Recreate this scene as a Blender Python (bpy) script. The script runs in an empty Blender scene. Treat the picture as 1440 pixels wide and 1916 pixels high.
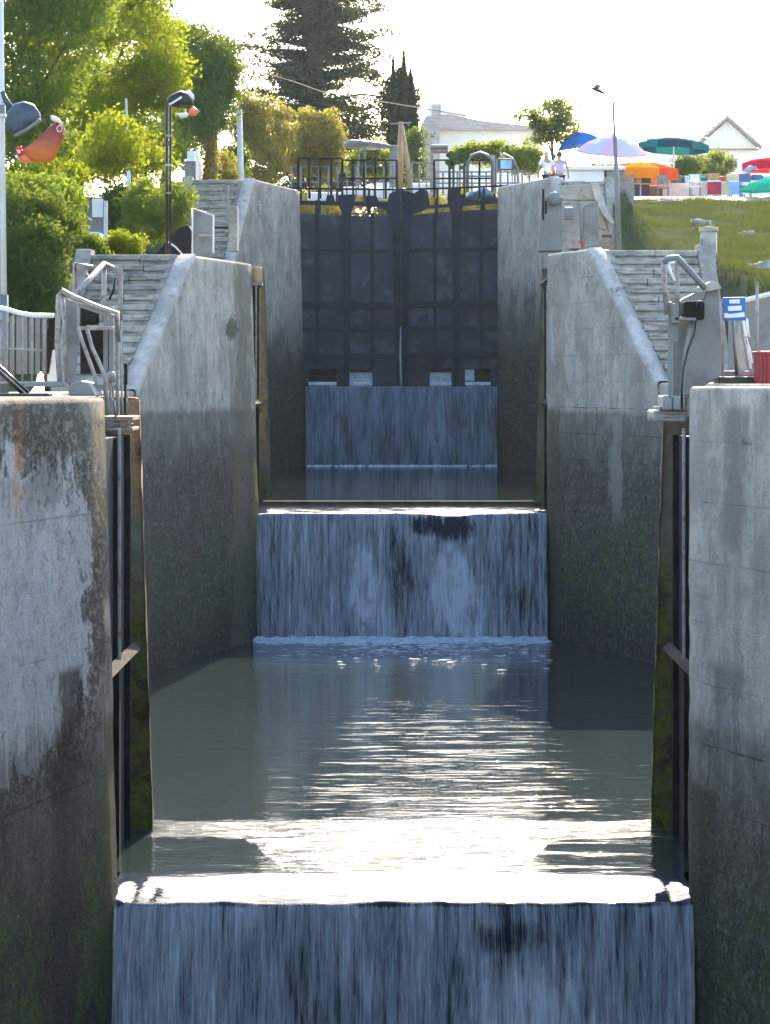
EXPO = 2.1; HAZE = 0.00006
import bpy, math, random
from mathutils import Vector, noise
R = random.Random(7)
F = 5500.0; CX = 751.0; HY = 714.0        # focal length in photo pixels, camera axis; eye level is z = 0
C = bpy.context.scene.collection
rad = math.radians

def P(px, py, Y):
    return Vector(((px-CX)*Y/F, Y, (HY-py)*Y/F))

# ------------------------------------------------------------------ mesh builder
class MB:
    def __init__(s): s.v = []; s.f = []
    def add(s, vs, fs):
        b = len(s.v); s.v += [tuple(v) for v in vs]; s.f += [tuple(i+b for i in f) for f in fs]; return s
    def box(s, c, d, rz=0, rx=0, ry=0):
        from mathutils import Euler
        m = Euler((rx, ry, rz)).to_matrix(); c = Vector(c); vs = []
        for x in (-.5, .5):
            for y in (-.5, .5):
                for z in (-.5, .5): vs.append(c + m @ Vector((x*d[0], y*d[1], z*d[2])))
        return s.add(vs, [(0,1,3,2),(4,6,7,5),(0,4,5,1),(2,3,7,6),(0,2,6,4),(1,5,7,3)])
    def rect(s, a, b, Y, dep):            # frontal box seen between photo corners a and b at distance Y
        p = P(a[0], a[1], Y); q = P(b[0], b[1], Y)
        return s.box(((p.x+q.x)/2, Y+dep/2, (p.z+q.z)/2), (abs(q.x-p.x), dep, abs(q.z-p.z)))
    def prism(s, poly, Y, dep):           # outline in photo pixels, extruded away in depth
        a = [P(x, y, Y) for x, y in poly]; b = [p + Vector((0, dep, 0)) for p in a]; n = len(a)
        return s.add(a+b, [tuple(range(n)), tuple(range(2*n-1, n-1, -1))] + [(i, i+n, (i+1) % n+n, (i+1) % n) for i in range(n)])
    def tube(s, pts, r, seg=8, closed=False):
        pts = [Vector(p) for p in pts]; n = len(pts)
        rs = r if isinstance(r, (list, tuple)) else [r]*n
        vs = []; fs = []
        for i, p in enumerate(pts):
            t = (pts[min(i+1, n-1)]-pts[max(i-1, 0)])
            if t.length < 1e-9: t = Vector((0, 0, 1))
            t.normalize(); up = Vector((0, 0, 1)) if abs(t.z) < .9 else Vector((0, 1, 0))
            u = t.cross(up).normalized(); w = t.cross(u)
            for k in range(seg):
                a = 2*math.pi*k/seg; vs.append(p + (u*math.cos(a)+w*math.sin(a))*rs[i])
        for i in range(n-1):
            for k in range(seg):
                k2 = (k+1) % seg; fs.append((i*seg+k, i*seg+k2, (i+1)*seg+k2, (i+1)*seg+k))
        fs.append(tuple(range(seg-1, -1, -1))); fs.append(tuple((n-1)*seg+k for k in range(seg)))
        return s.add(vs, fs)
    def ptube(s, pts, Y, r, seg=8):       # tube through photo pixels at distance Y
        return s.tube([P(p[0], p[1], Y if len(p) < 3 else p[2]) for p in pts], r, seg)
    def lathe(s, prof, c, seg=20, squash=1, tilt=0):
        vs = []; fs = []; c = Vector(c); n = len(prof)
        from mathutils import Euler
        m = Euler((0, tilt, 0)).to_matrix()
        for r, z in prof:
            for k in range(seg):
                a = 2*math.pi*k/seg; vs.append(c + m @ Vector((r*math.cos(a), r*math.sin(a)*squash, z)))
        for i in range(n-1):
            for k in range(seg):
                k2 = (k+1) % seg; fs.append((i*seg+k, i*seg+k2, (i+1)*seg+k2, (i+1)*seg+k))
        fs.append(tuple(range(seg-1, -1, -1))); fs.append(tuple((n-1)*seg+k for k in range(seg)))
        return s.add(vs, fs)
    def blob(s, c, d, amp=.15, nu=14, nv=9, fr=1.5):
        c = Vector(c); vs = []; fs = []
        for i in range(nv+1):
            th = math.pi*i/nv
            for k in range(nu):
                a = 2*math.pi*k/nu
                q = Vector((math.sin(th)*math.cos(a), math.sin(th)*math.sin(a), math.cos(th)))
                h = 1+amp*noise.noise(q*fr+c)
                vs.append(c+Vector((q.x*d[0]*h, q.y*d[1]*h, q.z*d[2]*h)))
        for i in range(nv):
            for k in range(nu):
                k2 = (k+1) % nu; fs.append((i*nu+k, (i+1)*nu+k, (i+1)*nu+k2, i*nu+k2))
        return s.add(vs, fs)
    def build(s, name, mat, parent=None, smooth=False, bevel=0):
        me = bpy.data.meshes.new(name)
        off = Vector((0, 0, 0)); q = parent
        while q is not None: off += q.location; q = q.parent
        me.from_pydata([tuple(Vector(v)-off) for v in s.v], [], s.f)
        me.materials.append(mat)
        if smooth: me.polygons.foreach_set('use_smooth', [True]*len(me.polygons))
        me.update()
        o = bpy.data.objects.new(name, me); C.objects.link(o)
        if parent is not None: o.parent = parent
        if bevel:
            m = o.modifiers.new('bevel', 'BEVEL'); m.width = bevel; m.segments = 2; m.limit_method = 'ANGLE'
        return o

def thing(name, label, cat, loc=(0, 0, 0), group=None):
    o = bpy.data.objects.new(name, None); C.objects.link(o); o.location = loc; o.empty_display_size = .2
    return tag(o, label, cat, group)
def tag(o, label=None, cat=None, group=None, kind=None):
    if label: o['label'] = label
    if cat: o['category'] = cat
    if group: o['group'] = group
    if kind: o['kind'] = kind
    return o
def struct(o): o['kind'] = 'structure'; return o
def stuff(o, label=None, cat=None): return tag(o, label, cat, kind='stuff')
def copy_tree(o, loc, label=None, rz=0):
    def cp(x, par):
        c = x.copy(); C.objects.link(c)
        if par is not None: c.parent = par
        for ch in [k for k in KIDS(x)]: cp(ch, c)
        return c
    r = cp(o, None); r.location = loc; r.rotation_euler = (0, 0, rz)
    if label: r['label'] = label
    return r
def KIDS(x): return [o for o in list(C.objects) if o.parent == x]

# ------------------------------------------------------------------ material DSL
class NT:
    def __init__(s, name):
        s.m = bpy.data.materials.new(name); s.m.use_nodes = True; s.t = s.m.node_tree; s.t.nodes.clear()
        s.out = s.n('ShaderNodeOutputMaterial')
    def n(s, t, **k):
        x = s.t.nodes.new(t)
        for a, b in k.items(): setattr(x, a, b)
        return x
    def put(s, sock, v):
        if isinstance(v, bpy.types.NodeSocket): s.t.links.new(v, sock)
        elif v is not None:
            if sock.type == 'RGBA' and not hasattr(v, '__len__'): v = (v, v, v, 1)
            if sock.type == 'RGBA' and len(v) == 3: v = (*v, 1)
            sock.default_value = v
    def pos(s): return s.n('ShaderNodeNewGeometry').outputs['Position']
    def obj(s): return s.n('ShaderNodeTexCoord').outputs['Object']
    def island(s): return s.n('ShaderNodeNewGeometry').outputs['Random Per Island']
    def xyz(s, v):
        x = s.n('ShaderNodeSeparateXYZ'); s.put(x.inputs[0], v); return x.outputs
    def comb(s, a, b, c):
        x = s.n('ShaderNodeCombineXYZ')
        for i, q in enumerate((a, b, c)): s.put(x.inputs[i], q)
        return x.outputs[0]
    def vm(s, op, a, b):
        x = s.n('ShaderNodeVectorMath', operation=op); s.put(x.inputs[0], a); s.put(x.inputs[1], b); return x.outputs[0]
    def mth(s, op, a, b=None, c=None):
        x = s.n('ShaderNodeMath', operation=op); s.put(x.inputs[0], a); s.put(x.inputs[1], b); s.put(x.inputs[2], c); return x.outputs[0]
    def noise(s, v, sc=1, det=4, ro=.55, dist=0, col=False):
        x = s.n('ShaderNodeTexNoise'); s.put(x.inputs['Vector'], v)
        for k, q in (('Scale', sc), ('Detail', det), ('Roughness', ro), ('Distortion', dist)): s.put(x.inputs[k], q)
        return x.outputs['Color' if col else 'Fac']
    def vor(s, v, sc, feat='DISTANCE_TO_EDGE'):
        x = s.n('ShaderNodeTexVoronoi', feature=feat); s.put(x.inputs['Vector'], v); s.put(x.inputs['Scale'], sc); return x.outputs['Distance']
    def rng(s, v, a, b, c=0, d=1, sm=True):
        x = s.n('ShaderNodeMapRange', interpolation_type='SMOOTHSTEP' if sm else 'LINEAR')
        for i, q in enumerate((v, a, b, c, d)): s.put(x.inputs[i], q)
        return x.outputs[0]
    def mix(s, f, a, b, mode='MIX'):
        x = s.n('ShaderNodeMix', data_type='RGBA', blend_type=mode, clamp_result=False)
        s.put(x.inputs[0], f); s.put(x.inputs[6], a); s.put(x.inputs[7], b); return x.outputs[2]
    def ramp(s, f, st):
        x = s.n('ShaderNodeValToRGB'); e = x.color_ramp.elements
        while len(e) < len(st): e.new(.5)
        for i, (p, c) in enumerate(st): e[i].position = p; e[i].color = (*c, 1)
        s.put(x.inputs[0], f); return x.outputs[0]
    def bump(s, h, st=.5, d=.02, nrm=None):
        x = s.n('ShaderNodeBump'); s.put(x.inputs['Height'], h); s.put(x.inputs['Strength'], st); s.put(x.inputs['Distance'], d)
        if nrm: s.put(x.inputs['Normal'], nrm)
        return x.outputs[0]
    def bsdf(s, col, ro=.8, nrm=None, metal=0, **k):
        x = s.n('ShaderNodeBsdfPrincipled'); s.put(x.inputs['Base Color'], col); s.put(x.inputs['Roughness'], ro); s.put(x.inputs['Metallic'], metal)
        if nrm is not None: s.put(x.inputs['Normal'], nrm)
        for a, b in k.items(): s.put(x.inputs[a.replace('_', ' ')], b)
        return x.outputs[0]
    def end(s, sh): s.put(s.out.inputs['Surface'], sh); return s.m

def simple(name, col, ro=.6, metal=0, var=.25, sc=3, dirt=None, bump=.15, spec=.4):
    t = NT(name); p = t.pos(); a = t.noise(p, sc, 5); b = t.noise(p, sc*9, 3)
    d = tuple(c*(1-var) for c in col); l = tuple(min(1, c*(1+var)) for c in col)
    c = t.mix(t.rng(a, .3, .7), d, l); c = t.mix(t.rng(b, .35, .75, 0, .35), c, tuple(x*.7 for x in col))
    if dirt: c = t.mix(t.rng(t.noise(p, sc*1.7, 6, .65), .52, .68), c, dirt)
    return t.end(t.bsdf(c, ro, t.bump(b, bump, .01), metal, Specular_IOR_Level=spec))

def concrete(name, hi=(.36, .36, .35), hi2=(.24, .24, .235), lo=(.10, .097, .09), lo2=(.055, .055, .052), zline=-99, zs=.15,
             moss=-99, mossc=(.028, .04, .014), deep=-99, deepc=(.02, .028, .028), joints=0, streak=.5, patch=None, flake=0, rust=None, green=None, jd=.8, stain=(), tint=(1.06, 1.0, .92)):
    t = NT(name); p = t.pos(); x, y, z = t.xyz(p)
    n1 = t.noise(p, .55, 5, .6); n2 = t.noise(p, 2.6, 6, .62); n3 = t.noise(p, 22, 4, .7)
    st = t.noise(t.vm('MULTIPLY', p, (3.2, 3.2, .22)), 1, 5, .6)
    st2 = t.noise(t.vm('MULTIPLY', p, (14, 14, .9)), 1, 4, .6)
    big = t.noise(p, 1.1, 8, .7)
    c = t.mix(t.rng(n1, .38, .62), hi, hi2); c = t.mix(t.rng(big, .5, .6, 0, .5), c, tuple(a*.5 for a in hi2)); c = t.mix(t.rng(big, .46, .36, 0, .5), c, tuple(min(1, a*1.28) for a in hi))
    c = t.mix(t.rng(n2, .46, .66, 0, .7), c, tuple(a*.62 for a in hi))
    c = t.mix(t.rng(st, .5, .72, 0, streak), c, tuple(a*.33 for a in hi))
    c = t.mix(t.rng(st2, .55, .8, 0, streak*.6), c, tuple(min(1, a*1.35) for a in hi))
    h = t.mth('MULTIPLY', n3, .35)
    if patch:                                   # a sheet of newer render with ragged edges
        (x0, z0, rx, rz, pc) = patch
        w = t.mth('MULTIPLY', t.mth('SUBTRACT', t.noise(p, 1.6, 8, .72), .5), 3.4)
        dx = t.mth('POWER', t.mth('ABSOLUTE', t.mth('DIVIDE', t.mth('SUBTRACT', x, x0), rx)), 3)
        dz = t.mth('POWER', t.mth('ABSOLUTE', t.mth('DIVIDE', t.mth('SUBTRACT', z, z0), rz)), 3)
        d = t.mth('ADD', t.mth('ADD', dx, dz), w)
        m = t.rng(d, .9, 1.0, 1, 0)
        pcol = t.mix(t.rng(n2, .35, .7), pc, tuple(a*.8 for a in pc))
        edge = t.mth('MULTIPLY', t.rng(d, .9, 1.15), t.rng(d, 1.2, 2.6, 1, 0))
        rough = t.mth('MULTIPLY', edge, t.rng(t.noise(t.vm('MULTIPLY', p, (1, 1, 1.8)), 7, 6, .75), .45, .6))
        c = t.mix(m, c, pcol); c = t.mix(t.mth('MULTIPLY', rough, .75), c, (.05, .047, .042))
        h = t.mth('ADD', h, t.mth('MULTIPLY', m, .8)); h = t.mth('SUBTRACT', h, rough)
    if zline > -90:
        zz = t.mth('ADD', z, t.mth('MULTIPLY', t.mth('SUBTRACT', t.noise(p, 1.1, 6, .65), .5), zs*4))
        zz = t.mth('ADD', zz, t.mth('MULTIPLY', t.mth('SUBTRACT', st2, .5), zs*3))
        m = t.rng(zz, zline-zs, zline+zs, 1, 0)
        lc = t.mix(t.rng(n2, .35, .65), lo, lo2); lc = t.mix(t.rng(st, .45, .7, 0, .6), lc, tuple(a*.5 for a in lo2))
        lc = t.mix(t.rng(st2, .58, .8, 0, .5), lc, tuple(a*1.7 for a in lo))
        bl = t.rng(t.noise(p, 1.7, 7, .68), .38, .55, .72, 1)
        m2 = t.rng(zz, zline-1.5, zline-.1, 1, 0)
        c = t.mix(t.mth('MULTIPLY', t.mth('MULTIPLY', m, bl), t.mth('ADD', .72, t.mth('MULTIPLY', m2, .25))), c, lc)
        c = t.mix(t.mth('MULTIPLY', m2, .88), c, lc)
    if moss > -90:
        zz = t.mth('ADD', z, t.mth('MULTIPLY', t.mth('SUBTRACT', t.noise(p, .8, 6, .65), .5), 3.2))
        m = t.mth('MULTIPLY', t.rng(zz, moss-.5, moss+.3, 1, 0), t.rng(t.noise(p, 3.2, 7, .7), .40, .56, .3, 1))
        mc = t.mix(t.rng(t.noise(p, 14, 4), .4, .7), mossc, tuple(a*.45 for a in mossc)); mc = t.mix(t.rng(t.noise(p, 2.4, 8, .72), .5, .58, 0, .85), mc, (.012, .012, .01))
        c = t.mix(m, c, mc); h = t.mth('ADD', h, t.mth('MULTIPLY', t.mth('MULTIPLY', m, t.noise(p, 45, 3)), .8))
    if deep > -90:
        zz = t.mth('ADD', z, t.mth('MULTIPLY', t.mth('SUBTRACT', n1, .5), 1.4))
        c = t.mix(t.rng(zz, deep-.6, deep+.7, .95, 0), c, t.mix(t.rng(st, .4, .7), deepc, tuple(a*.55 for a in deepc)))
    if green:
        (gx, gz, gr, gc) = green
        d = t.mth('SQRT', t.mth('ADD', t.mth('POWER', t.mth('SUBTRACT', x, gx), 2), t.mth('POWER', t.mth('MULTIPLY', t.mth('SUBTRACT', z, gz), .5), 2)))
        d = t.mth('ADD', d, t.mth('MULTIPLY', t.mth('SUBTRACT', t.noise(p, 7, 7, .7), .5), gr*2.5))
        c = t.mix(t.rng(d, gr*.7, gr, 1, 0), c, gc)
    if rust:                                     # rust streaks, plus sunlit orange edges painted into the colour
        for (x0, w, z1, z0, rc) in rust:
            d = t.mth('ABSOLUTE', t.mth('SUBTRACT', t.mth('ADD', x, t.mth('MULTIPLY', t.mth('SUBTRACT', t.noise(t.vm('MULTIPLY', p, (3, 3, 1)), 2, 5), .5), w*2)), x0))
            m = t.mth('MULTIPLY', t.rng(d, w*.3, w, 1, 0), t.rng(t.mth('ADD', z, t.mth('MULTIPLY', n2, .8)), z0, z1))
            c = t.mix(t.mth('MULTIPLY', m, t.rng(n2, .3, .55)), c, rc)
    if flake:
        fl = t.rng(t.noise(t.vm('MULTIPLY', p, (1, 1, 1.4)), 3.1, 9, .72), .615, .64)
        fz = t.rng(z, flake-1.6, flake, 0, 1)
        c = t.mix(t.mth('MULTIPLY', t.mth('MULTIPLY', fl, fz), .85), c, (.5, .49, .47))
    mo = t.noise(p, 9, 7, .75); c = t.mix(t.rng(mo, .5, .62, 0, .45), c, tuple(a*.5 for a in hi)); c = t.mix(t.rng(mo, .42, .3, 0, .35), c, tuple(min(1, a*1.3) for a in hi)); h = t.mth('ADD', h, t.mth('MULTIPLY', mo, .8))
    # pits and wandering cracks
    pit = t.rng(t.noise(p, 34, 3, .6), .64, .72)
    c = t.mix(t.mth('MULTIPLY', pit, .45), c, tuple(a*.25 for a in hi))
    wp = t.vm('ADD', p, t.vm('MULTIPLY', t.noise(p, 2.2, 6, .7, col=True), (.9, .9, .9)))
    cr = t.mth('MULTIPLY', t.rng(t.vor(wp, 1.1), 0, .012, 1, 0), t.rng(t.noise(p, 1.4, 3), .56, .62))
    c = t.mix(t.mth('MULTIPLY', cr, .6), c, (.03, .03, .027)); h = t.mth('SUBTRACT', h, t.mth('MULTIPLY', cr, 1.2))
    if joints:
        br = t.n('ShaderNodeTexBrick'); br.offset = .5
        wx = t.mth('ADD', t.mth('MULTIPLY', y, .85), x)
        wz = t.mth('ADD', z, t.mth('MULTIPLY', t.mth('SUBTRACT', n2, .5), .05))
        t.put(br.inputs['Vector'], t.comb(wx, wz, 0)); t.put(br.inputs['Scale'], 1.0)
        for k, q in (('Mortar Size', .012), ('Mortar Smooth', .3), ('Brick Width', joints*2.1), ('Row Height', joints)): t.put(br.inputs[k], q)
        j = t.mth('MULTIPLY', br.outputs['Fac'], t.rng(t.noise(p, 1.3, 4), .42, .56, .12, jd))
        if zline > -90: j = t.mth('MULTIPLY', j, t.rng(z, zline+.1, zline+.6, 1, .35))
        c = t.mix(t.mth('MULTIPLY', j, .8), c, (.022, .021, .02)); h = t.mth('SUBTRACT', h, j)
    for (x0, w_, z1, z0, sc_, am) in stain:     # broad weeping stains, ragged at both sides
        d = t.mth('ABSOLUTE', t.mth('SUBTRACT', t.mth('ADD', x, t.mth('MULTIPLY', t.mth('SUBTRACT', t.noise(t.vm('MULTIPLY', p, (2, 2, 1)), 1.5, 8, .7), .5), w_*3.2)), x0))
        e = t.mth('MULTIPLY', t.rng(z, z1-.02, z1+.1, 1, 0), t.rng(t.mth('ADD', z, t.mth('MULTIPLY', n2, 1.2)), z0, z0+.9))
        c = t.mix(t.mth('MULTIPLY', t.mth('MULTIPLY', t.rng(d, w_*.4, w_, am, 0), e), t.rng(n2, .3, .5, .5, 1)), c, sc_)
    c = t.mix(t.rng(n3, .3, .75, 0, .28), c, tuple(a*.5 for a in hi))
    rg = t.noise(p, 60, 3, .7); c = t.mix(t.rng(rg, .35, .7, 0, .22), c, tuple(a*.35 for a in hi)); h = t.mth('ADD', h, t.mth('MULTIPLY', rg, .3))
    c = t.mix(1.0, c, tint, 'MULTIPLY')
    return t.end(t.bsdf(c, t.rng(z, moss if moss > -90 else -9, -2, .75, .92), t.bump(h, 1.0, .045), 0, Specular_IOR_Level=.12))

M = {}
# near walls
M['cl'] = concrete('weathered_concrete_left', zline=-3.5, zs=.3, moss=-4.7, deep=-7.0, mossc=(.05, .10, .008), joints=1.35, patch=(-3.6, -2.2, .44, 1.55, (.52, .525, .54)), flake=-.5,
                   hi=(.36, .345, .31), hi2=(.25, .24, .215), lo=(.06, .055, .043), lo2=(.03, .028, .022), rust=[(-3.64, .035, -.3, -1.3, (.6, .28, .1)), (-3.12, .07, -.3, -1.7, (.6, .42, .24))], stain=[(-3.32, .13, -2.9, -8.5, (.022, .021, .018), .9), (-3.0, .1, -3.5, -8.5, (.045, .065, .015), .6), (-3.5, .22, -.2, -1.1, (.08, .08, .078), .6)])  # second warm strip is sunlight on the right edge, painted into the concrete
M['cr'] = concrete('weathered_concrete_right', zline=-3.5, zs=.12, moss=-4.9, deep=-7.0, mossc=(.045, .085, .008), joints=.62, hi=(.60, .575, .53), hi2=(.50, .48, .45), lo=(.08, .072, .056), lo2=(.04, .037, .028), streak=.45, stain=[(3.34, .11, -.3, -1.5, (.2, .2, .2), .75), (3.25, .15, -2.9, -3.4, (.13, .16, .18), .7), (3.1, .12, -4.2, -8.5, (.03, .035, .012), .8)])
# middle wing walls
M['ml'] = concrete('lock_concrete_middle_left', zline=-.55, zs=.08, moss=-2.9, deep=-4.5, deepc=(.014, .02, .023), hi=(.52, .505, .48), hi2=(.42, .405, .38), lo=(.052, .048, .044), lo2=(.028, .027, .026), streak=.5,
                   green=(-3.40, 1.05, .12, (.04, .06, .012)), stain=[(-3.22, .2, 2.4, -6, (.13, .12, .095), .75), (-3.0, .07, -1.6, -3.6, (.1, .13, .015), .8)], mossc=(.03, .08, .012))
M['mr'] = concrete('lock_concrete_middle_right', zline=-.6, zs=.08, moss=-2.8, deep=-4.5, deepc=(.014, .02, .023), joints=.52, hi=(.58, .56, .53), hi2=(.48, .465, .435), lo=(.065, .058, .05), lo2=(.034, .031, .027), streak=.42, mossc=(.035, .095, .008), stain=[(4.15, .12, -.7, -2.4, (.3, .33, .33), .7), (3.2, .16, 2.5, -.8, (.33, .30, .25), .6), (3.12, .14, -.6, -6, (.05, .05, .03), .7)])
M['fl'] = concrete('lock_concrete_upper_left', zline=1.6, zs=.8, moss=-9, deep=0.6, deepc=(.014, .02, .023), hi=(.42, .405, .385), hi2=(.32, .31, .295), lo=(.045, .045, .042), lo2=(.026, .027, .026), streak=.5)
M['fr'] = concrete('lock_concrete_upper_right', zline=3.0, zs=.8, moss=-9, deep=1.0, deepc=(.014, .02, .023), hi=(.56, .545, .52), hi2=(.46, .45, .43), lo=(.10, .10, .09), lo2=(.06, .06, .055), streak=.5)
M['quoin'] = concrete('mossy_quoin_concrete', zline=-2.6, zs=.6, moss=-2.0, deep=-5.9, hi=(.26, .24, .2), hi2=(.18, .17, .14), lo=(.1, .11, .05), lo2=(.07, .075, .035), mossc=(.12, .16, .012), streak=.6,
                      rust=[(-3.1, .2, -.3, -1.7, (.5, .3, .14))])  # orange sunlight on the left quoin painted into its colour
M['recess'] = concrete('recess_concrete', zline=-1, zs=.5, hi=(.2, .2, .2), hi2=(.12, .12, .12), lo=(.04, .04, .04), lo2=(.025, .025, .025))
M['coping'] = concrete('coping_concrete', hi=(.62, .62, .62), hi2=(.52, .52, .52), streak=.15)
M['slab'] = concrete('quay_slab_concrete', hi=(.42, .41, .39), hi2=(.33, .32, .3), streak=.1)
def stepmat():
    t = NT('worn_stone_steps'); p = t.pos(); a = t.noise(t.vm('MULTIPLY', p, (2.2, 2.2, 13)), 1, 7, .7); b = t.noise(p, 6, 6, .7); d = t.noise(p, 1.2, 3)
    c = t.mix(t.rng(b, .35, .65), (.46, .43, .39), (.32, .3, .27)); c = t.mix(t.rng(a, .5, .6, 0, .9), c, (.16, .15, .14)); c = t.mix(t.rng(d, .4, .7, 0, .35), c, (.12, .12, .12))
    return t.end(t.bsdf(c, .9, t.bump(t.mth('SUBTRACT', b, t.mth('MULTIPLY', a, .8)), .7, .03)))
M['step'] = stepmat()

M['iron'] = simple('dark_blue_black_iron', (.010, .015, .030), .65, 0, .4, 2, dirt=(.012, .018, .034), spec=.12)
M['skin'] = simple('gate_skin_plate', (.02, .031, .055), .6, 0, .35, .9, dirt=(.052, .07, .098), spec=.2)
M['iron2'] = simple('pitted_dark_iron', (.018, .017, .017), .75, 0, .4, 3, dirt=(.035, .027, .022), spec=.08)
M['pipe'] = simple('galvanised_pipe', (.32, .29, .27), .5, .3, .25, 6, dirt=(.16, .105, .07))
M['panel'] = simple('grey_painted_panel', (.2, .195, .195), .55, .1, .15, 1.5, dirt=(.14, .125, .115))
M['rusty'] = simple('rusty_lattice', (.34, .25, .22), .7, .1, .3, 5, dirt=(.16, .09, .06))
M['timber'] = simple('wet_old_timber', (.06, .052, .045), .95, 0, .35, 4, spec=.05)
M['black'] = simple('black_paint', (.012, .012, .013), .35, 0, .2, 3)
M['whitep'] = simple('white_painted_pole', (.62, .64, .66), .4, 0, .1, 2)
M['greyp'] = simple('grey_painted_pole', (.16, .18, .19), .45, .2, .15, 2)
M['bluegrey'] = simple('blue_grey_lamp_hood', (.05, .07, .1), .45, .1, .3, 6)
M['white'] = simple('white_paint', (.8, .8, .8), .5, 0, .06, 2)
M['blue'] = simple('sign_blue', (.02, .14, .5), .4, 0, .06, 2, bump=.02)
M['signw'] = simple('sign_white', (.85, .85, .85), .4, 0, .03, 2, bump=.02)
M['red'] = simple('red_paint', (.36, .03, .04), .45, 0, .12, 3)
M['wood'] = simple('sun_bleached_wood', (.4, .27, .14), .7, 0, .2, 6)
M['stone'] = simple('rough_stone', (.4, .37, .32), .9, 0, .3, 5, bump=.6)
M['bark'] = simple('bark', (.09, .07, .05), .9, 0, .35, 6, bump=.8)
M['ivybark'] = simple('ivy_bark', (.12, .08, .03), .9, 0, .4, 6, bump=.8)

def leafmat(name, a, b, tr=.45, c2=None):
    t = NT(name); i = t.island(); n = t.noise(t.pos(), .7, 3)
    c = t.mix(i, a, b); c = t.mix(t.rng(n, .4, .62, 0, .7), c, c2 or tuple(x*.6 for x in a))
    d = t.n('ShaderNodeBsdfDiffuse'); t.put(d.inputs[0], c)
    l = t.n('ShaderNodeBsdfTranslucent'); t.put(l.inputs[0], t.mix(.5, c, (.30, .32, .02)))
    g = t.n('ShaderNodeMixShader'); t.put(g.inputs[0], tr); t.put(g.inputs[1], d.outputs[0]); t.put(g.inputs[2], l.outputs[0])
    return t.end(g.outputs[0])
M['leaf'] = leafmat('fresh_green_leaves', (.08, .16, .035), (.16, .25, .05), .6)
M['leafy'] = leafmat('sunlit_yellow_green_leaves', (.14, .21, .015), (.27, .30, .02), .65)
M['leafd'] = leafmat('dark_green_leaves', (.05, .11, .035), (.09, .16, .045), .45)
M['leafg'] = leafmat('sunlit_golden_leaves', (.26, .2, .06), (.38, .29, .1), .6)  # yellow sunlight on these leaves is put into their colour
M['needle'] = leafmat('conifer_needles', (.025, .034, .024), (.05, .055, .035), .2)
M['cyp'] = leafmat('cypress_scales', (.008, .014, .01), (.018, .026, .014), .1)
M['leafp'] = leafmat('pale_green_leaves', (.12, .17, .05), (.2, .24, .07), .6)

# ------------------------------------------------------------------ lock walls
BT = {-1: .027, 1: .002}
def wallx(plan, y):
    for (x0, y0), (x1, y1) in zip(plan, plan[1:]):
        if min(y0, y1) <= y <= max(y0, y1) and abs(y1-y0) > 1e-6: return x0+(x1-x0)*(y-y0)/(y1-y0)
    return plan[-1][0] if y > plan[-1][1] else plan[0][0]
def wall_strip(plan, side, zlow, ztop, zbot, thick=.42, step=.2, amp=.02, rnd=.045, seed=0, bat=None):
    # plan: (|x|, y) from downstream to upstream, side -1 left / +1 right; rows climb the face, roll over the top, drop at the back
    pts = []
    for (x0, y0), (x1, y1) in zip(plan, plan[1:]):
        L = math.hypot(x1-x0, y1-y0); n = max(1, int(L/step))
        for i in range(n): pts.append((x0+(x1-x0)*i/n, y0+(y1-y0)*i/n))
    pts.append(plan[-1]); m = MB(); vs = []; cols = 0
    zmax = max(ztop(p[1]) for p in pts); nv = max(2, int((zmax-zbot)/step))
    n = len(pts)
    for i, (x, y) in enumerate(pts):
        a = pts[max(0, i-1)]; b = pts[min(n-1, i+1)]
        tx, ty = b[0]-a[0], b[1]-a[1]; l = math.hypot(tx, ty) or 1
        nx, ny = ty/l, -tx/l                       # away from the canal (in |x| space)
        if nx < 0 and abs(tx) < 1e-6: nx = -nx
        zt = ztop(y); rows = []
        for k in range(nv+1):
            z = zbot+(zt-rnd-zbot)*k/nv; rows.append((0, z))
        rows += [(rnd*.3, zt-rnd*.3), (rnd, zt), (thick*.5, zt+.004), (thick, zt), (thick+.02, zt-.6)]
        for k, (o, z) in enumerate(rows):
            xx = x+o*nx+(bat if bat is not None else BT[side])*(z-zlow); yy = y+o*ny
            d = noise.noise(Vector((xx*1.1+seed, yy*1.1, z*1.1)))*amp*.5 + noise.noise(Vector((xx*5, yy*5+seed, z*5)))*amp*.5; d *= min(1, .25+.5*(zt-z))
            if k < len(rows)-2: xx += nx*d; yy += ny*d; z += d*.6 if k > nv-1 else 0
            vs.append((side*xx, yy, z))
        cols = len(rows)
    fs = []
    for i in range(n-1):
        for k in range(cols-1):
            q = (i*cols+k, (i+1)*cols+k, (i+1)*cols+k+1, i*cols+k+1)
            fs.append(q if side > 0 else q[::-1])
    m.add(vs, fs); return m

G = [30.54, 60.5, 91.6]                 # distances of the three sill lips
LV = [-8.1, -5.28, -2.62, -.10]         # water levels from the bottom pool up
QL = [-.17, 2.5, 5.97]
def pier_plan(Y0, s, b):               # widening wall ahead of a sill
    if s < 0: return [(5.6, Y0-20), (5.35, Y0-13), (4.6+b, Y0-7.4), (3.02+b, Y0-.35), (2.96+b, Y0+.12)]
    return [(5.7, Y0-20), (5.55, Y0-10), (4.75+b, Y0-5.6), (3.06+b, Y0-.3), (2.99+b, Y0+.12)]
def quoin_plan(Y0, b): return [(2.87+b, Y0+4.05), (2.93+b, Y0+4.8), (4.3, Y0+7.5), (5.3, Y0+10.0), (5.6, Y0+10.4)]
def smooth(a, b, x):
    t = min(1, max(0, (x-a)/(b-a))); return t*t*(3-2*t)
def lin(a, b, x): return min(1, max(0, (x-a)/(b-a)))
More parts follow.
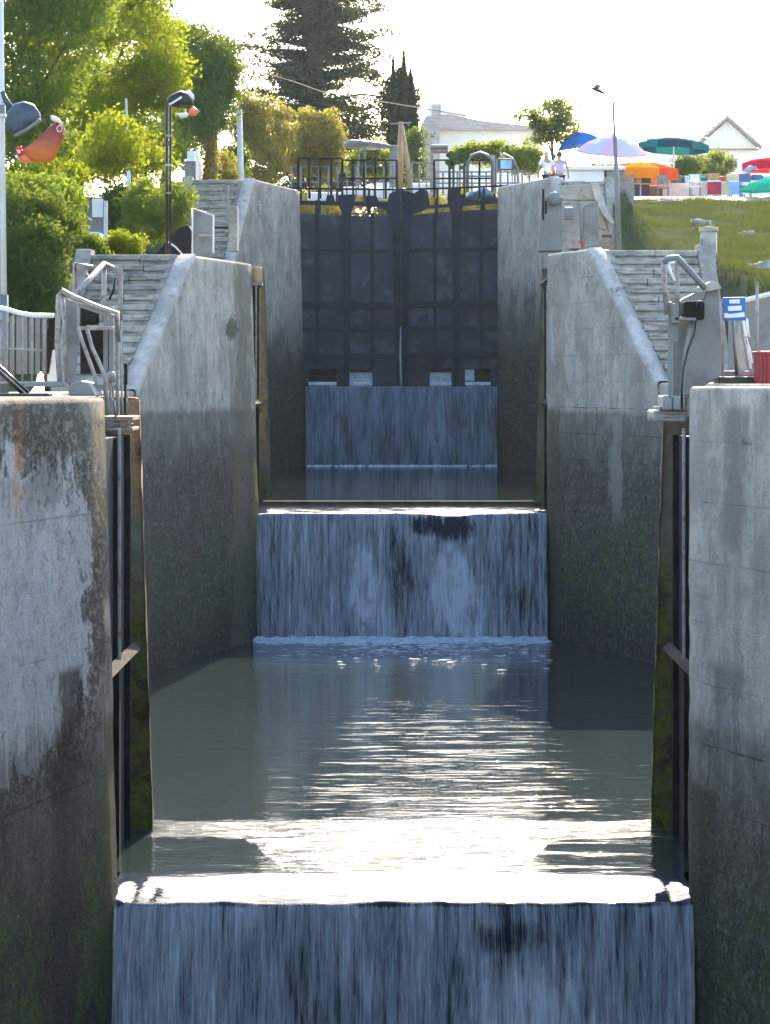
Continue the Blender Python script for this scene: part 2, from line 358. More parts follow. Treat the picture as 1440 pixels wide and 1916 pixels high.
def topfn(i, s):
    if i == 0: q = -.17 if s < 0 else -.05; return lambda y: q
    Y0 = G[i]; lo = QL[i-1]; hi = 2.42 if (i == 1 and s < 0) else (2.62 if i == 1 else (5.95 if s < 0 else 6.05))
    if i == 1: a, b = (Y0-7.9, Y0-4.2) if s < 0 else (Y0-5.6, Y0-2.4)
    else: a, b = (Y0-8.5, Y0-5.3) if s < 0 else (Y0-6.0, Y0-4.5)
    lo2 = -.17 if i == 1 else 2.5
    if s > 0 and i == 1: lo2 = -.02
    return lambda y: lo2+(hi-lo2)*lin(a, b, y)
walls = {}
QB = .031
names = {(0, -1): 'near left lock wall of flaking concrete with a pale render patch and mossy foot', (0, 1): 'near right lock wall of pale blockwork with dark weeping stains',
         (1, -1): 'left wing wall beside the middle waterfall, grey top half above a dark wet half', (1, 1): 'right wing wall beside the middle waterfall, blockwork with a green moss band',
         (2, -1): 'far left concrete wall flanking the tall black gate', (2, 1): 'far right pale concrete wall flanking the tall black gate'}
mats = {(0, -1): 'cl', (0, 1): 'cr', (1, -1): 'ml', (1, 1): 'mr', (2, -1): 'fl', (2, 1): 'fr'}
for i in range(3):
    for s in (-1, 1):
        b = (0, -.08, 0)[i] if s < 0 else 0
        w = thing('lock_wall', names[(i, s)], 'lock wall', (s*3.5, G[i]-3, QL[i]), 'concrete walls of the lock flight'); walls[(i, s)] = w
        zb = LV[i]-.6
        tf = topfn(i, s)
        wall_strip(pier_plan(G[i], s, b), s, LV[max(0, i)] if i else LV[1], tf, zb, seed=i*7+s, amp=.028).build('wall_face', M[mats[(i, s)]], w, True)
        # outer backfill body so that the wall is solid behind the face
        # recess behind the gate leaf
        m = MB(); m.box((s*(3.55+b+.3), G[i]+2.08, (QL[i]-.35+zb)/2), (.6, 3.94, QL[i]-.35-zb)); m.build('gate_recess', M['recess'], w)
        if i < 2:
            q = wall_strip(quoin_plan(G[i], b+.06), s, LV[i+1], (lambda y, z=QL[i]-.02: z), LV[i+1]-.7, seed=i*3+s, amp=.03, bat=QB)
            # return face closing the recess towards the camera
            zt = QL[i]-.03; zz = LV[i+1]-.7; n = 40
            vs = []
            for k in range(n+1):
                z = zz+(zt-zz)*k/n
                for j in range(4):
                    xx = 2.93+b+QB*(z-LV[i+1])+j*.22; vs.append((s*(xx+.02*noise.noise(Vector((j, z*3, s)))), G[i]+4.05+.03*noise.noise(Vector((z*2.2, j*.5, i)))+(.035 if j == 0 else 0), z))
            q.add(vs, [((k*4+j), (k*4+j+1), ((k+1)*4+j+1), ((k+1)*4+j)) for k in range(n) for j in range(3)])
            q.build('quoin', M['quoin'], w, True)
# sloped copings beside the stairs (proud bands on top of the wing walls) and vertical light edge on the right
def PLB(i, s): return pier_plan(G[i], s, (0, -.08, 0)[i] if s < 0 else 0)
def coping(i, s, wdt, par):
    plan = PLB(i, s); tf = topfn(i, s); m = MB(); vs = []
    ya, yb = {(1, -1): (G[1]-8.1, G[1]-4.05), (1, 1): (G[1]-5.8, G[1]-2.3), (2, -1): (G[2]-8.6, G[2]-5.2), (2, 1): (G[2]-6.1, G[2]-4.4)}[(i, s)]
    n = 14
    for k in range(n+1):
        y = ya+(yb-ya)*k/n; z = tf(y)+.012; x = wallx(plan, y)+BT[s]*(z-LV[i])-.03
        for o, dz in ((0, -.12), (0, -.03), (.03, .02), (wdt, .02), (wdt+.02, -.3)): vs.append((s*(x+o), y, z+dz+.008*noise.noise(Vector((y*3, o*5, i)))))
    fs = [((k*5+j), ((k+1)*5+j), ((k+1)*5+j+1), (k*5+j+1)) for k in range(n) for j in range(4)]
    fs = [f if s > 0 else f[::-1] for f in fs]
    m.add(vs, fs); m.build('coping', M['coping'], par, True)
coping(1, -1, .30, walls[(1, -1)]); coping(1, 1, .27, walls[(1, 1)]); coping(2, -1, .3, walls[(2, -1)]); coping(2, 1, .3, walls[(2, 1)])

# ------------------------------------------------------------------ quay slabs, stairs
EDGE = 6.6
def quay(i, s, ya, yb, z):
    m = MB(); vs = []; n = max(2, int((yb-ya)/.5))
    chain = []
    for g in range(3):
        b = (0, -.08, 0)[g] if s < 0 else 0; chain += pier_plan(G[g], s, b)
        if g < 2: chain += [(3.35, G[g]+.14), (3.35, G[g]+4.0)] + quoin_plan(G[g], b+.06)
    chain += [(3.4, G[2]+.6), (3.4, 140)]
    chain = sorted(chain, key=lambda p: p[1])
    for k in range(n+1):
        y = ya+(yb-ya)*k/n; x = max(wallx(chain, y)+.3+BT[s]*5, 3.35)
        ED = EDGE+.3 if s < 0 or i != 1 else 6.3+.6*lin(66, 74, y)
        for xx, zz in ((x, z-.35), (x, z), ((x+EDGE)/2, z+.002), (ED, z), (ED, z-3.4)): vs.append((s*xx, y, zz))
    fs = [((k*5+j), ((k+1)*5+j), ((k+1)*5+j+1), (k*5+j+1)) for k in range(n) for j in range(4)]
    fs.append(tuple(range(5))); fs.append(tuple(n*5+j for j in (4, 3, 2, 1, 0)))
    m.add(vs, fs); return struct(m.build('pavement', M['slab']))
for s in (-1, 1):
    quay(0, s, 12, 53.2 if s < 0 else 55.2, -.178 if s < 0 else -.06)
    quay(1, s, 56.8 if s < 0 else 58.5, 83.4, 2.40 if s < 0 else 2.56)
    quay(2, s, 86.9 if s < 0 else 87.3, 140, 5.9)
def stairs(label, s, plan, i, ya, yb, z0, z1, n, xo, wdt):
    t = thing('stone_staircase', label, 'stairs', (s*5.2, ya, z0), 'stone stairs climbing beside the locks')
    m = MB(); h = (z1-z0)/n; d = (yb-ya)/n
    for k in range(n):
        y = ya+d*k; xi = wallx(plan, y)+BT[s]*(z0+h*k-LV[i])+wdt
        x0 = xi
        # each tread broken into worn stones
        while x0 < xo-.05:
            w = min(R.uniform(.5, 1.2), xo-x0)
            if xo-x0-w < .12: w = xo-x0
            j = R.uniform(-.012, .012)
            zz = z0+h*(k+1)+R.uniform(-.008, .006)
            th = R.uniform(.10, .125); yj = y+j*.4
            m.box((s*(x0+w/2), yj+d*.75, zz-th/2), (w-.01, d*1.5, th), R.uniform(-.006, .006), 0, R.uniform(-.01, .01))
            m.box((s*(x0+w/2), y+.05+d*.75, zz-th-h*.5), (w, d*1.5, h), R.uniform(-.03, .03)); x0 += w
    m.build('steps', M['step'], t, bevel=.022)
    e = MB(); pr = [(z0-.5, ya-.2), (z0+.12, ya-.2), (z1+.12, yb), (z1+.12, yb+.5), (z0-.5, yb+.5)]
    vs = [(s*(xo+.003), y, z) for z, y in pr]+[(s*(xo+.32), y, z) for z, y in pr]
    e.add(vs, [(0, 1, 2, 3, 4), (9, 8, 7, 6, 5)]+[(k, k+5, (k+1) % 5+5, (k+1) % 5) for k in range(5)])
    e.build('side_wall', M['slab'], t, bevel=.03)
    return t
PL = {(i, s): PLB(i, s) for i in range(3) for s in (-1, 1)}
stairs('worn stone stairs left of the middle waterfall, behind the tangle of pipes', -1, PL[(1, -1)], 1, 52.7, 56.6, -.17, 2.43, 13, 5.95, .28)
stairs('worn stone stairs right of the middle waterfall, behind the grey gate gear', 1, PL[(1, 1)], 1, 54.9, 58.3, -.05, 2.6, 14, 5.85, .25)
stairs('small flight of steps at the upper left beside the far wall', -1, PL[(2, -1)], 2, 83.1, 86.6, 2.4, 5.92, 14, 6.15, .3)
stairs('far right flight of steps behind the short grey parapet', 1, PL[(2, 1)], 2, 84.5, 87.1, 2.56, 5.92, 14, 6.0, .3)

# ------------------------------------------------------------------ terrain
def terr(x, y):
    a = abs(x)
    q = -.2+2.6*(lin(52.7, 57.3, y) if x < 0 else lin(54.9, 58.4, y))+3.35*lin(83, 87, y)-.04
    if x > 0: l = -.3+6.9*lin(50, 106, y)+1.2*math.exp(-((y-59)/7)**2)
    else: l = -.3+6.3*lin(47, 96, y)
    t = smooth(EDGE+.1, 9.0, a) if x < 0 else smooth(6.2, 7.8, a); z = q*(1-t)+l*t
    z += .10*noise.noise(Vector((x*.35, y*.25, 3)))*t + .04*noise.noise(Vector((x*1.3, y*1.1, 1)))*t
    if x < 0: z += 2.2*smooth(9.5, 17, a)*smooth(34, 50, y)
    if y > 180: z += 4*smooth(180, 600, y)*0
    return z
def tg():
    xs = sorted(set([round(v, 3) for v in
        [-900, -500, -250, -120, -70, -45, -32, -26, -22] + [-20+.5*k for k in range(26)] + [-EDGE-.35, -EDGE-.1, -EDGE] +
        [6.2, 6.35, 6.5, EDGE+.1, 7.0] + [7.5+.5*k for k in range(34)] + [26, 32, 45, 70, 120, 250, 500, 900]]))
    ys = [-60, -20, 0, 10, 20, 30, 40] + [45+1.0*k for k in range(66)] + [115, 125, 140, 170, 220, 320, 500, 900, 2500]
    m = MB(); vs = []; idx = {}
    for j, y in enumerate(ys):
        for i, x in enumerate(xs):
            idx[(i, j)] = len(vs); vs.append((x, y, terr(x, y)))
    fs = []
    for j in range(len(ys)-1):
        for i in range(len(xs)-1):
            if -EDGE <= xs[i] and xs[i+1] <= 6.2 and ys[j+1] <= 140: continue
            fs.append((idx[(i, j)], idx[(i+1, j)], idx[(i+1, j+1)], idx[(i, j+1)]))
    m.add(vs, fs)
    t = NT('grassy_ground'); p = t.pos()
    n = t.noise(p, .5, 6, .65); n2 = t.noise(p, 4, 5, .7); n3 = t.noise(t.vm('MULTIPLY', p, (1, .6, 1)), 30, 3)
    c = t.mix(t.rng(n, .42, .58), (.05, .066, .03), (.11, .105, .07)); c = t.mix(t.rng(n2, .45, .65, 0, .8), c, (.04, .058, .026)); c = t.mix(t.rng(n3, .4, .7, 0, .5), c, (.10, .11, .06))
    struct(m.build('ground', t.end(t.bsdf(c, .95, t.bump(t.mth('ADD', n2, n3), .9, .06), 0, Specular_IOR_Level=0.0)), None, True))
tg()
# plaza pavement at the top right and towpath on the left
t_ = NT('pale_gravel_plaza'); p_ = t_.pos(); c_ = t_.mix(t_.noise(p_, 2, 6), (.42, .39, .34), (.33, .31, .27)); c_ = t_.mix(t_.rng(t_.noise(p_, 40, 2), .4, .7, 0, .4), c_, (.2, .19, .17))
M['gravel'] = t_.end(t_.bsdf(c_, .95, t_.bump(t_.noise(p_, 60, 2), .4, .02)))
m = MB(); vs = []; fs = []
xs = [6.9+k*1.0 for k in range(30)]; 
for j, y in enumerate([104.5, 106.3, 110, 116, 130, 170]):
    for x in xs: vs.append((x, y, max(terr(x, y), 6.3 if j else 6.2)+.12 if j else terr(x, y)-.1))
for j in range(5):
    for i in range(len(xs)-1): a = j*len(xs)+i; fs.append((a, a+1, a+1+len(xs), a+len(xs)))
struct(m.add(vs, fs).build('plaza', M['gravel']))
m = MB(); m.box((0, 160, 5.85), (13.0, 39, .3)); struct(m.build('towpath', M['gravel']))

# ------------------------------------------------------------------ water
def watermat(name, base, boost_y=None, amp=1.0, fall=None):
    t = NT(name); p = t.pos(); x, y, z = t.xyz(p)
    q = t.vm('MULTIPLY', p, (1.0, 1.6, 1)); w1 = t.noise(q, 1.6, 3, .5); w2 = t.noise(t.vm('MULTIPLY', p, (.8, 2.2, 1)), 4.5, 4, .55); w3 = t.noise(q, 14, 3, .6)
    h = t.mth('ADD', t.mth('MULTIPLY', w1, .6), t.mth('ADD', t.mth('MULTIPLY', w2, .4), t.mth('MULTIPLY', w3, .07)))
    k = amp
    if boost_y:      # calm reach in the middle, sparse wind glints, broken water just above the sill and below the fall
        ax = t.mth('ABSOLUTE', x)
        g = t.rng(t.noise(t.vm('MULTIPLY', p, (.45, 2.4, 1)), 2.2, 4, .6), .52, .60)
        g = t.mth('MULTIPLY', g, t.rng(t.mth('ABSOLUTE', t.mth('SUBTRACT', x, .75)), 1.1, 2.2, 1, .08))
        g = t.mth('MULTIPLY', g, t.rng(y, 36, 50, 1.0, .12))
        vv = t.mth('SUBTRACT', 35.3, t.mth('MULTIPLY', t.mth('POWER', t.mth('DIVIDE', ax, 2.9), 3), .2))
        edge = t.mth('ADD', 31.5, t.mth('MULTIPLY', t.rng(ax, 1.1, 1.9), 2.6))
        nz = t.mth('MULTIPLY', t.mth('SUBTRACT', t.noise(t.vm('MULTIPLY', p, (1, .7, 1)), 2.5, 5, .65), .5), 1.2)
        yy = t.mth('ADD', y, nz)
        band = t.mth('MULTIPLY', t.rng(yy, 34.9, 35.5, 1, 0), t.rng(t.mth('SUBTRACT', yy, edge), -.1, .15))
        fl = t.mth('MULTIPLY', t.rng(y, 51, 59, 0, 1), t.rng(ax, 2.2, 4, 1, .25))
        k = t.mth('ADD', t.rng(ax, 2.2, 3.2, .07, .17), t.mth('ADD', t.mth('MULTIPLY', g, .42), t.mth('ADD', t.mth('MULTIPLY', band, 1.1), t.mth('MULTIPLY', fl, .22))))
    c = t.mix(t.noise(p, .4, 3), base, tuple(a*.75 for a in base)); ro = .04
    if boost_y:      # sky glare painted as pale streaks in the broken band; foam near the fall foot
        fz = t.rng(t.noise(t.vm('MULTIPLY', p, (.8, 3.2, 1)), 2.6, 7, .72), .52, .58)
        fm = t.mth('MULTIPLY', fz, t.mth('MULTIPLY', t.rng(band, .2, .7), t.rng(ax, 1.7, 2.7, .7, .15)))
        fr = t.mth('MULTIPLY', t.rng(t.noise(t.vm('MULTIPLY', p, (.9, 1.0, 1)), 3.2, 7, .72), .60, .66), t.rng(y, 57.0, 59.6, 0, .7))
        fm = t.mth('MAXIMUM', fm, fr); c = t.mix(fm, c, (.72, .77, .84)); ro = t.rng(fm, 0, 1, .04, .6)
    return t.end(t.bsdf(c, ro, t.bump(h, k, .16), 0, IOR=1.33, Specular_IOR_Level=.5))
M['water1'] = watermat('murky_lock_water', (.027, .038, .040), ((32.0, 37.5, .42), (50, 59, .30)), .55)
M['water2'] = watermat('calm_lock_water', (.016, .023, .021), None, .04)
M['water0'] = watermat('foaming_pool_water', (.05, .07, .09), None, .8)
M['lip'] = watermat('lip_water', (.04, .05, .07), None, .10)
def chamber(i, zw, y0, y1):          # water sheet between sill i and sill i+1 following the walls
    ys = []; y = y0
    while y < y1: ys.append(y); y += .4
    ys.append(y1); vs = []
    for y in ys:
        for s in (-1, 1):
            if y < G[i]+.14: x = 3.02
            elif y < G[i]+4.05: x = 3.3
            elif y < G[i]+10.4: x = wallx(quoin_plan(G[i], 0), y)+.25
            elif i < 2: x = wallx(PL[(i+1, s)], y)+.25
            else: x = 3.3
            vs.append((s*x, y, zw))
    n = len(ys); m = MB(); m.add(vs, [(2*k, 2*k+1, 2*k+3, 2*k+2) for k in range(n-1)]); return m
def lip(i, zw, length, drop, sag=0.0):     # water speeding up and bending over the sill, then the falling sheet
    Y0 = G[i]; nx = 150; zb = LV[i]; vs = []; prof = []
    for k in range(14): u = k/13; prof.append((Y0+length*(1-u), zw-drop*u**2.2-(.0 if k else -.002)))
    curl = [(Y0-.05, zw-drop-.03), (Y0-.10, zw-drop-.09), (Y0-.14, zw-drop-.2), (Y0-.17, zw-drop-.34)]
    return prof, curl
M_fall = {}
def fallmat(name, bright, dark, blobs, seed):
    t = NT(name); p = t.pos(); x, y, z = t.xyz(p)
    v = t.comb(x, seed, t.mth('MULTIPLY', z, .22))
    s1 = t.noise(v, 3.2, 3, .6); s2 = t.noise(t.comb(x, seed+3, t.mth('MULTIPLY', z, .07)), 15, 6, .7); s3 = t.noise(t.comb(x, seed+9, t.mth('MULTIPLY', z, .03)), 75, 4, .75)
    f = t.mth('ADD', t.mth('MULTIPLY', s1, .22), t.mth('ADD', t.mth('MULTIPLY', s2, .40), t.mth('MULTIPLY', s3, .38)))
    for (bx, bz, rx, rz, am) in blobs:
        dx = t.mth('POWER', t.mth('DIVIDE', t.mth('SUBTRACT', x, bx), rx), 2); dz = t.mth('POWER', t.mth('DIVIDE', t.mth('SUBTRACT', z, bz), rz), 2)
        d = t.mth('ADD', t.mth('ADD', dx, dz), t.mth('MULTIPLY', t.mth('SUBTRACT', t.noise(t.comb(x, seed, t.mth('MULTIPLY', z, .35)), 5, 5, .7), .5), 5.0))
        f = t.mth('ADD', f, t.rng(d, -.3, 1.6, am, 0))
    c = t.ramp(t.rng(f, .41, .62, 0, 1, False), [(0, dark), (.35, tuple(a*.65+b*.35 for a, b in zip(dark, bright))), (.7, tuple(a*.35+b*.65 for a, b in zip(dark, bright))), (1, bright)])
    h = t.mth('ADD', t.mth('MULTIPLY', s2, .7), t.mth('MULTIPLY', s3, .5))
    return t.end(t.bsdf(c, .38, t.bump(h, .9, .04), 0, IOR=1.33, Specular_IOR_Level=.35))
BR = (.42, .49, .58); DK = (.005, .011, .024)  # blue of the reflected sky is put into both tones
M['f0'] = fallmat('falling_water_near', BR, DK, [(1.15, -5.75, .45, .16, -.07), (0, -5.39, 9, .05, -.12), (1.2, -6.7, .7, .7, .10), (-2.3, -6, .8, 2, .04)], 1)  # the thin full-width blob paints a dark reflection under the lip
M['f1'] = fallmat('falling_water_middle', BR, DK, [(.55, -2.95, .35, .22, -.16), (1.1, -3.0, .42, .30, -.15), (1.0, -4.3, .5, .9, .13), (1.35, -4.8, .4, .9, .08), (-.8, -4.2, .3, .9, .10), (-.5, -4.9, .4, .8, .08), (.0, -4.3, .25, 1.2, -.05), (2.5, -4, .4, 2, -.03), (-1.9, -4, .5, 1.5, .02)], 5)
M['f2'] = fallmat('falling_water_far', (.20, .28, .38), (.016, .028, .048), [(1.1, -1.6, .3, 1.0, .1)], 9)
LEN = [1.1, 1.1, 1.2]; DR = [.13, .09, .05]
for i in range(3):
    zw = LV[i+1]; w = 2.98 if i else 3.02
    far = {0: G[1]+.2, 1: G[2]+.2, 2: 93.0}[i]
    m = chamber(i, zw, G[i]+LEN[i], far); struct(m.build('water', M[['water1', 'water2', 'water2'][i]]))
    # lip
    nx = 120; ny = 22; vs = []
    for k in range(ny+1):
        u = k/ny
        for j in range(nx+1):
            x = -w+2*w*j/nx; y = G[i]+LEN[i]*(1-u); e = abs(x)/w
            L2 = .62+.38*(1-e**6)                               # the drawdown starts later near the walls
            uu = max(0, 1-(1-u)/L2)
            z = zw-DR[i]*uu**1.6+.018*noise.noise(Vector((x*2.0, y*1.2, i)))*uu+.010*noise.noise(Vector((x*7, y*3, i)))*uu
            if i == 1: z -= .05*math.exp(-((x-1.0)/.55)**2)*uu
            if i == 0: z += .05*smooth(.93, 1.0, e)*uu
            vs.append((x, y, z))
    fs = [(k*(nx+1)+j, (k+1)*(nx+1)+j, (k+1)*(nx+1)+j+1, k*(nx+1)+j+1) for k in range(ny) for j in range(nx)]
    m = MB().add(vs, [f[::-1] for f in fs]); struct(m.build('lip_water', M['lip'], None, True))
    # falling sheet: starts at the lip edge, bows outwards, ends below the pool
    top = zw-DR[i]; bot = LV[i]-.05; nz = 46; nx = 640; vs = []
    for k in range(nz+1):
        u = k/nz; u2 = u**1.25
        for j in range(nx+1):
            x = -w+2*w*j/nx; yb = G[i]-.34*math.sqrt(u)-.12*u
            r = noise.noise(Vector((x*3.4, i*5, u*.7)))*.05+noise.noise(Vector((x*12, i*5+2, u*.9)))*.03+noise.noise(Vector((x*34, i*5+2, u*1.2)))*.014
            zt = top-(.05*math.exp(-((x-1.0)/.55)**2) if i == 1 else 0)
            zt += (.018*noise.noise(Vector((x*2.0, G[i]*1.2, i)))+.010*noise.noise(Vector((x*7, G[i]*3, i)))+(.05*smooth(.93, 1.0, abs(x)/w) if i == 0 else 0))
            vs.append((x, yb-r*min(1, u*8), zt+(bot-zt)*u2))
    fs = [(k*(nx+1)+j, (k+1)*(nx+1)+j, (k+1)*(nx+1)+j+1, k*(nx+1)+j+1) for k in range(nz) for j in range(nx)]
    m = MB().add(vs, fs); struct(m.build('waterfall', M['f%d' % i], None, True))
    # sill masonry behind the sheet
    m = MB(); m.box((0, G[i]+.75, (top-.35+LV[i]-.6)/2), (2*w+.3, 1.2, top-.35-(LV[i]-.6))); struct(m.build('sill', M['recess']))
m = MB(); m.box((0, 18, LV[0]), (14, 25.2, .02)); struct(m.build('water', M['water0']))
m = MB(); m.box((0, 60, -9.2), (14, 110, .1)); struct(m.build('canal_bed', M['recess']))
m = MB(); m.box((0, 117, 4.55), (6.9, 46, .02)); struct(m.build('water', M['water2']))
# foam where the sheets land
t_ = NT('foam'); p_ = t_.pos(); n_ = t_.noise(p_, 9, 5, .65)
M['foam'] = t_.end(t_.bsdf(t_.mix(t_.rng(n_, .35, .65), (.32, .42, .56), (.62, .7, .8)), .7, t_.bump(n_, .8, .05)))
for i in (1, 2):
    m = MB(); w = 2.9
    for k in range(900 if i == 1 else 160):
        x = R.uniform(-w, w); d = abs(R.gauss(0, .42))*(1.0+.3*noise.noise(Vector((x, 0, 0)))) if i == 1 else abs(R.gauss(0, .05)); sz = R.uniform(.025, .10)*(1 if i == 1 else .55)
        m.blob((x, G[i]-.42-d, LV[i]-.01), (sz*2.0, sz*1.3, sz*(1.0-1.5*min(d, .5))), .5, 9, 6, 2.5)
    stuff(m.build('foam', M['foam'], None, True), 'white foam boiling at the foot of the middle waterfall' if i == 1 else 'thin line of foam at the foot of the far waterfall', 'foam')
m = MB()
for k in range(260):           # flecks of foam drifting off the middle fall
    x = R.gauss(.5, 1.3); y = 59.3-abs(R.gauss(0, 1.9))
    if abs(x) > 2.8: continue
    s_ = R.uniform(.012, .04); m.blob((x, y, LV[1]+.001), (s_*R.uniform(1.2, 4), s_*1.1, .008), .5, 8, 4, 2)
stuff(m.build('foam_flecks', M['foam'], None, True), 'small foam flecks drifting on the water below the middle waterfall', 'foam')
# sill beam across the middle lip
m = MB(); m.box((0, 63.1, LV[2]+.01), (5.95, .35, .10)); 
b = m.build('sill_beam', M['timber'], None, bevel=.02); tag(b, 'dark wet beam lying just behind the lip of the middle waterfall', 'beam')

# ------------------------------------------------------------------ opened gate leaves in their recesses
def leaf(i, s, label):
    Y0 = G[i]; zb = LV[i+1]-.4; b = (0, -.05)[i]; zt = QL[i]-.45
    t = thing('lock_gate', label, 'lock gate', (s*(3.3+b), Y0+2.2, zb), 'opened gate leaves folded into the walls')
    def X(z): return 3.17+b*.6
    m = MB()
    for (dx, ya, yb) in ((.03, Y0+.2, Y0+3.95),):
        vs = []
        for y in (ya, yb):
            for z in (zb, zt):
                for o in (dx, .4): vs.append((s*(X(z)+o), y, z))
        m.add(vs, [(0, 2, 3, 1), (4, 5, 7, 6), (0, 4, 6, 2), (1, 3, 7, 5), (0, 1, 5, 4), (2, 6, 7, 3)])
    m.build('skin_plate', M['iron'], t)
    for y in (Y0+.7, Y0+2.2, Y0+3.5):
        vs = []
        for z in (zb, zt):
            for yy, o in ((y-.06, -.035), (y+.06, -.035), (y+.06, .06), (y-.06, .06)): vs.append((s*(X(z)+o), yy, z))
        MB().add(vs, [(0, 1, 2, 3), (7, 6, 5, 4), (0, 4, 5, 1), (1, 5, 6, 2), (2, 6, 7, 3), (3, 7, 4, 0)]).build('upright', M['iron2'], t)
    z = LV[i+1]+2.15
    for zz in ((z, z+2.6) if i == 1 else (z,)):
        m = MB(); m.tube([(s*(X(zz)-.03), Y0+.3, zz), (s*(X(zz)-.03), Y0+3.95, zz)], .085, 4); m.build('cross_beam', M['timber'], t)
    m = MB(); m.tube([(s*(X(zt)-.045), Y0+2.0, zt+.1), (s*(X(z)-.045), Y0+2.0, z)], .022, 6); m.build('rod', M['pipe'], t)
    return t
leaf(0, -1, 'dark iron gate leaf folded into the near left recess behind the flaking wall')
leaf(0, 1, 'dark iron gate leaf folded into the near right recess behind the pale blockwork wall')
leaf(1, -1, 'dark iron gate leaf edge-on at the left end of the middle waterfall lip')
leaf(1, 1, 'dark iron gate leaf edge-on at the right end of the middle waterfall lip')

# ------------------------------------------------------------------ the closed black gate
M['jet'] = simple('thin_falling_water', (.3, .38, .45), .4, 0, .3, 9)
def closed_leaf(s, label):
    YH, YM = 92.75, 93.5
    def X(px): return (px-CX)/(F)*93.0
    x0, x1 = (X(558), X(748)) if s < 0 else (X(752), X(938))
    t = thing('lock_gate', label, 'lock gate', ((x0+x1)/2, 93.1, -.1), 'closed gate leaves at the top of the flight')
    def Yat(x): u = (x-x0)/(x1-x0); u = u if s < 0 else 1-u; return YH+(YM-YH)*u
    def pl(name, polys, off, th, mat='iron'):
        m = MB()
        for poly in polys:
            a = []; b = []
            for px, py in poly:
                x = X(px); y = Yat(x); a.append((x, y-off, (HY-py)*93/F)); b.append((x, y-off+th, (HY-py)*93/F))
            n = len(a); m.add(a+b, [tuple(range(n)), tuple(range(2*n-1, n-1, -1))]+[(i, i+n, (i+1) % n+n, (i+1) % n) for i in range(n)])
        return m.build(name, M[mat], t)
    def r(a, b, c, d): return [(a, b), (c, b), (c, d), (a, d)]
    if s < 0:
        holes = [(576, 630), (651, 697)]; lo, hi = 558, 748; top = [(558, 401), (600, 402), (650, 404), (700, 404), (725, 403), (748, 403)]; ribs = [(589, 596), (692, 700)]; main = (641, 656)
        bow = [(558, 377), (728, 377), (735, 400), (722, 391), (700, 385), (558, 384)]
    else:
        holes = [(803, 846), (869, 918)]; lo, hi = 752, 938; top = [(752, 402), (772, 402), (800, 399), (850, 395), (900, 393), (938, 393)]; ribs = [(810, 817), (896, 903)]; main = (846, 861)
        bow = [(768, 402), (778, 386), (938, 374), (938, 381), (800, 390)]
    # skin with sluice holes at the bottom
    polys = [top+[(hi, 690), (lo, 690)]]
    xs = [lo]+[q for h in holes for q in h]+[hi]
    polys += [r(xs[k], 690, xs[k+1], 722) for k in range(0, len(xs), 2)]
    pl('skin_plate', polys, 0, .07, 'skin')
    for (a, b) in ribs: pl('rib', [r(a, 398, b, 690)], .1, .1)
    a, b = main; mid = (a+b)/2
    pl('post', [[(mid-16, 366), (mid+16, 364), (mid+15, 382), (mid+9, 398), (mid+8, 470), (mid+6, 560), (mid+5, 722), (mid-5, 722), (mid-6, 560), (mid-8, 470), (mid-9, 398), (mid-16, 384)]], .22, .2)
    if s < 0: pl('meeting_post', [[(728, 362), (744, 354), (750, 354), (750, 722), (742, 722), (736, 560), (733, 420), (722, 392)]], .2, .3)
    else: pl('meeting_post', [[(750.5, 354), (790, 366), (772, 392), (768, 420), (765, 560), (762, 722), (750.5, 722)]], .2, .3)
    for y0, y1, d in ((467, 472, .12), (566, 577, .2), (613, 619, .14), (662, 672, .2)):
        k = 0 if s < 0 else -3; pl('beam', [r(lo, y0+k, hi, y1+k)], d, d, 'iron')
    pl('gusset', [[(mid-26, 566), (mid-7, 560), (mid, 545), (mid+7, 560), (mid+26, 566), (mid+8, 580), (mid+3, 596), (mid-3, 596), (mid-8, 580)]], .25, .06)
    pl('top_beam', [bow], .12, .3)
    for br in ([r(590, 376, 600, 402), r(686, 376, 694, 402), [(612, 366), (624, 366), (628, 384), (608, 384)], [(684, 366), (704, 366), (712, 386), (676, 386)]] if s < 0 else
       [r(813, 372, 820, 400), r(898, 368, 907, 396), [(776, 360), (790, 352), (800, 358), (805, 388), (772, 392)], [(838, 352), (862, 352), (860, 372), (852, 388), (846, 388), (836, 372)]]): pl('bracket', [br], .16, .14)
    # wet white water spilling through the holes
    for k, (a, b) in enumerate(holes):
        p = X(a+1); q = X(b-1); y = Yat((p+q)/2)
        MB().box(((p+q)/2, y+.2, (HY-717.5)*93/F), (q-p, .6, .09)).build('spilling_water', M['foam'], t, bevel=.02)
        k2 = (s < 0 and k == 0)
        MB().box(((p+q)/2, y+.35, (HY-706)*93/F), ((q-p)*1.0, .05, .3)).build('sluice_board', M['iron2' if k2 or k == 1 and s > 0 else 'jet'], t)
    if s > 0: MB().box(((X(870)+X(887))/2, y+.2, (HY-702)*93/F), (X(887)-X(870), .1, .36)).build('water_jet', M['jet'], t)
    return t
closed_leaf(-1, 'left leaf of the tall closed black gate above the far waterfall')
closed_leaf(1, 'right leaf of the tall closed black gate above the far waterfall')


m = MB(); m.box((0, 94.9, 2.0), (6.9, .6, 5.6)); struct(m.build('sill', M['recess']))  # added dark wall that blocks the sky behind the gate holes
tag(MB().tube([P(749, 612, 93.2), P(748.5, 660, 93.2), P(750, 719, 93.1)], [.012, .03, .045], 7).build('water_leak', M['jet'], None, True), 'thin white jet of water leaking between the two black gate leaves', 'water jet')

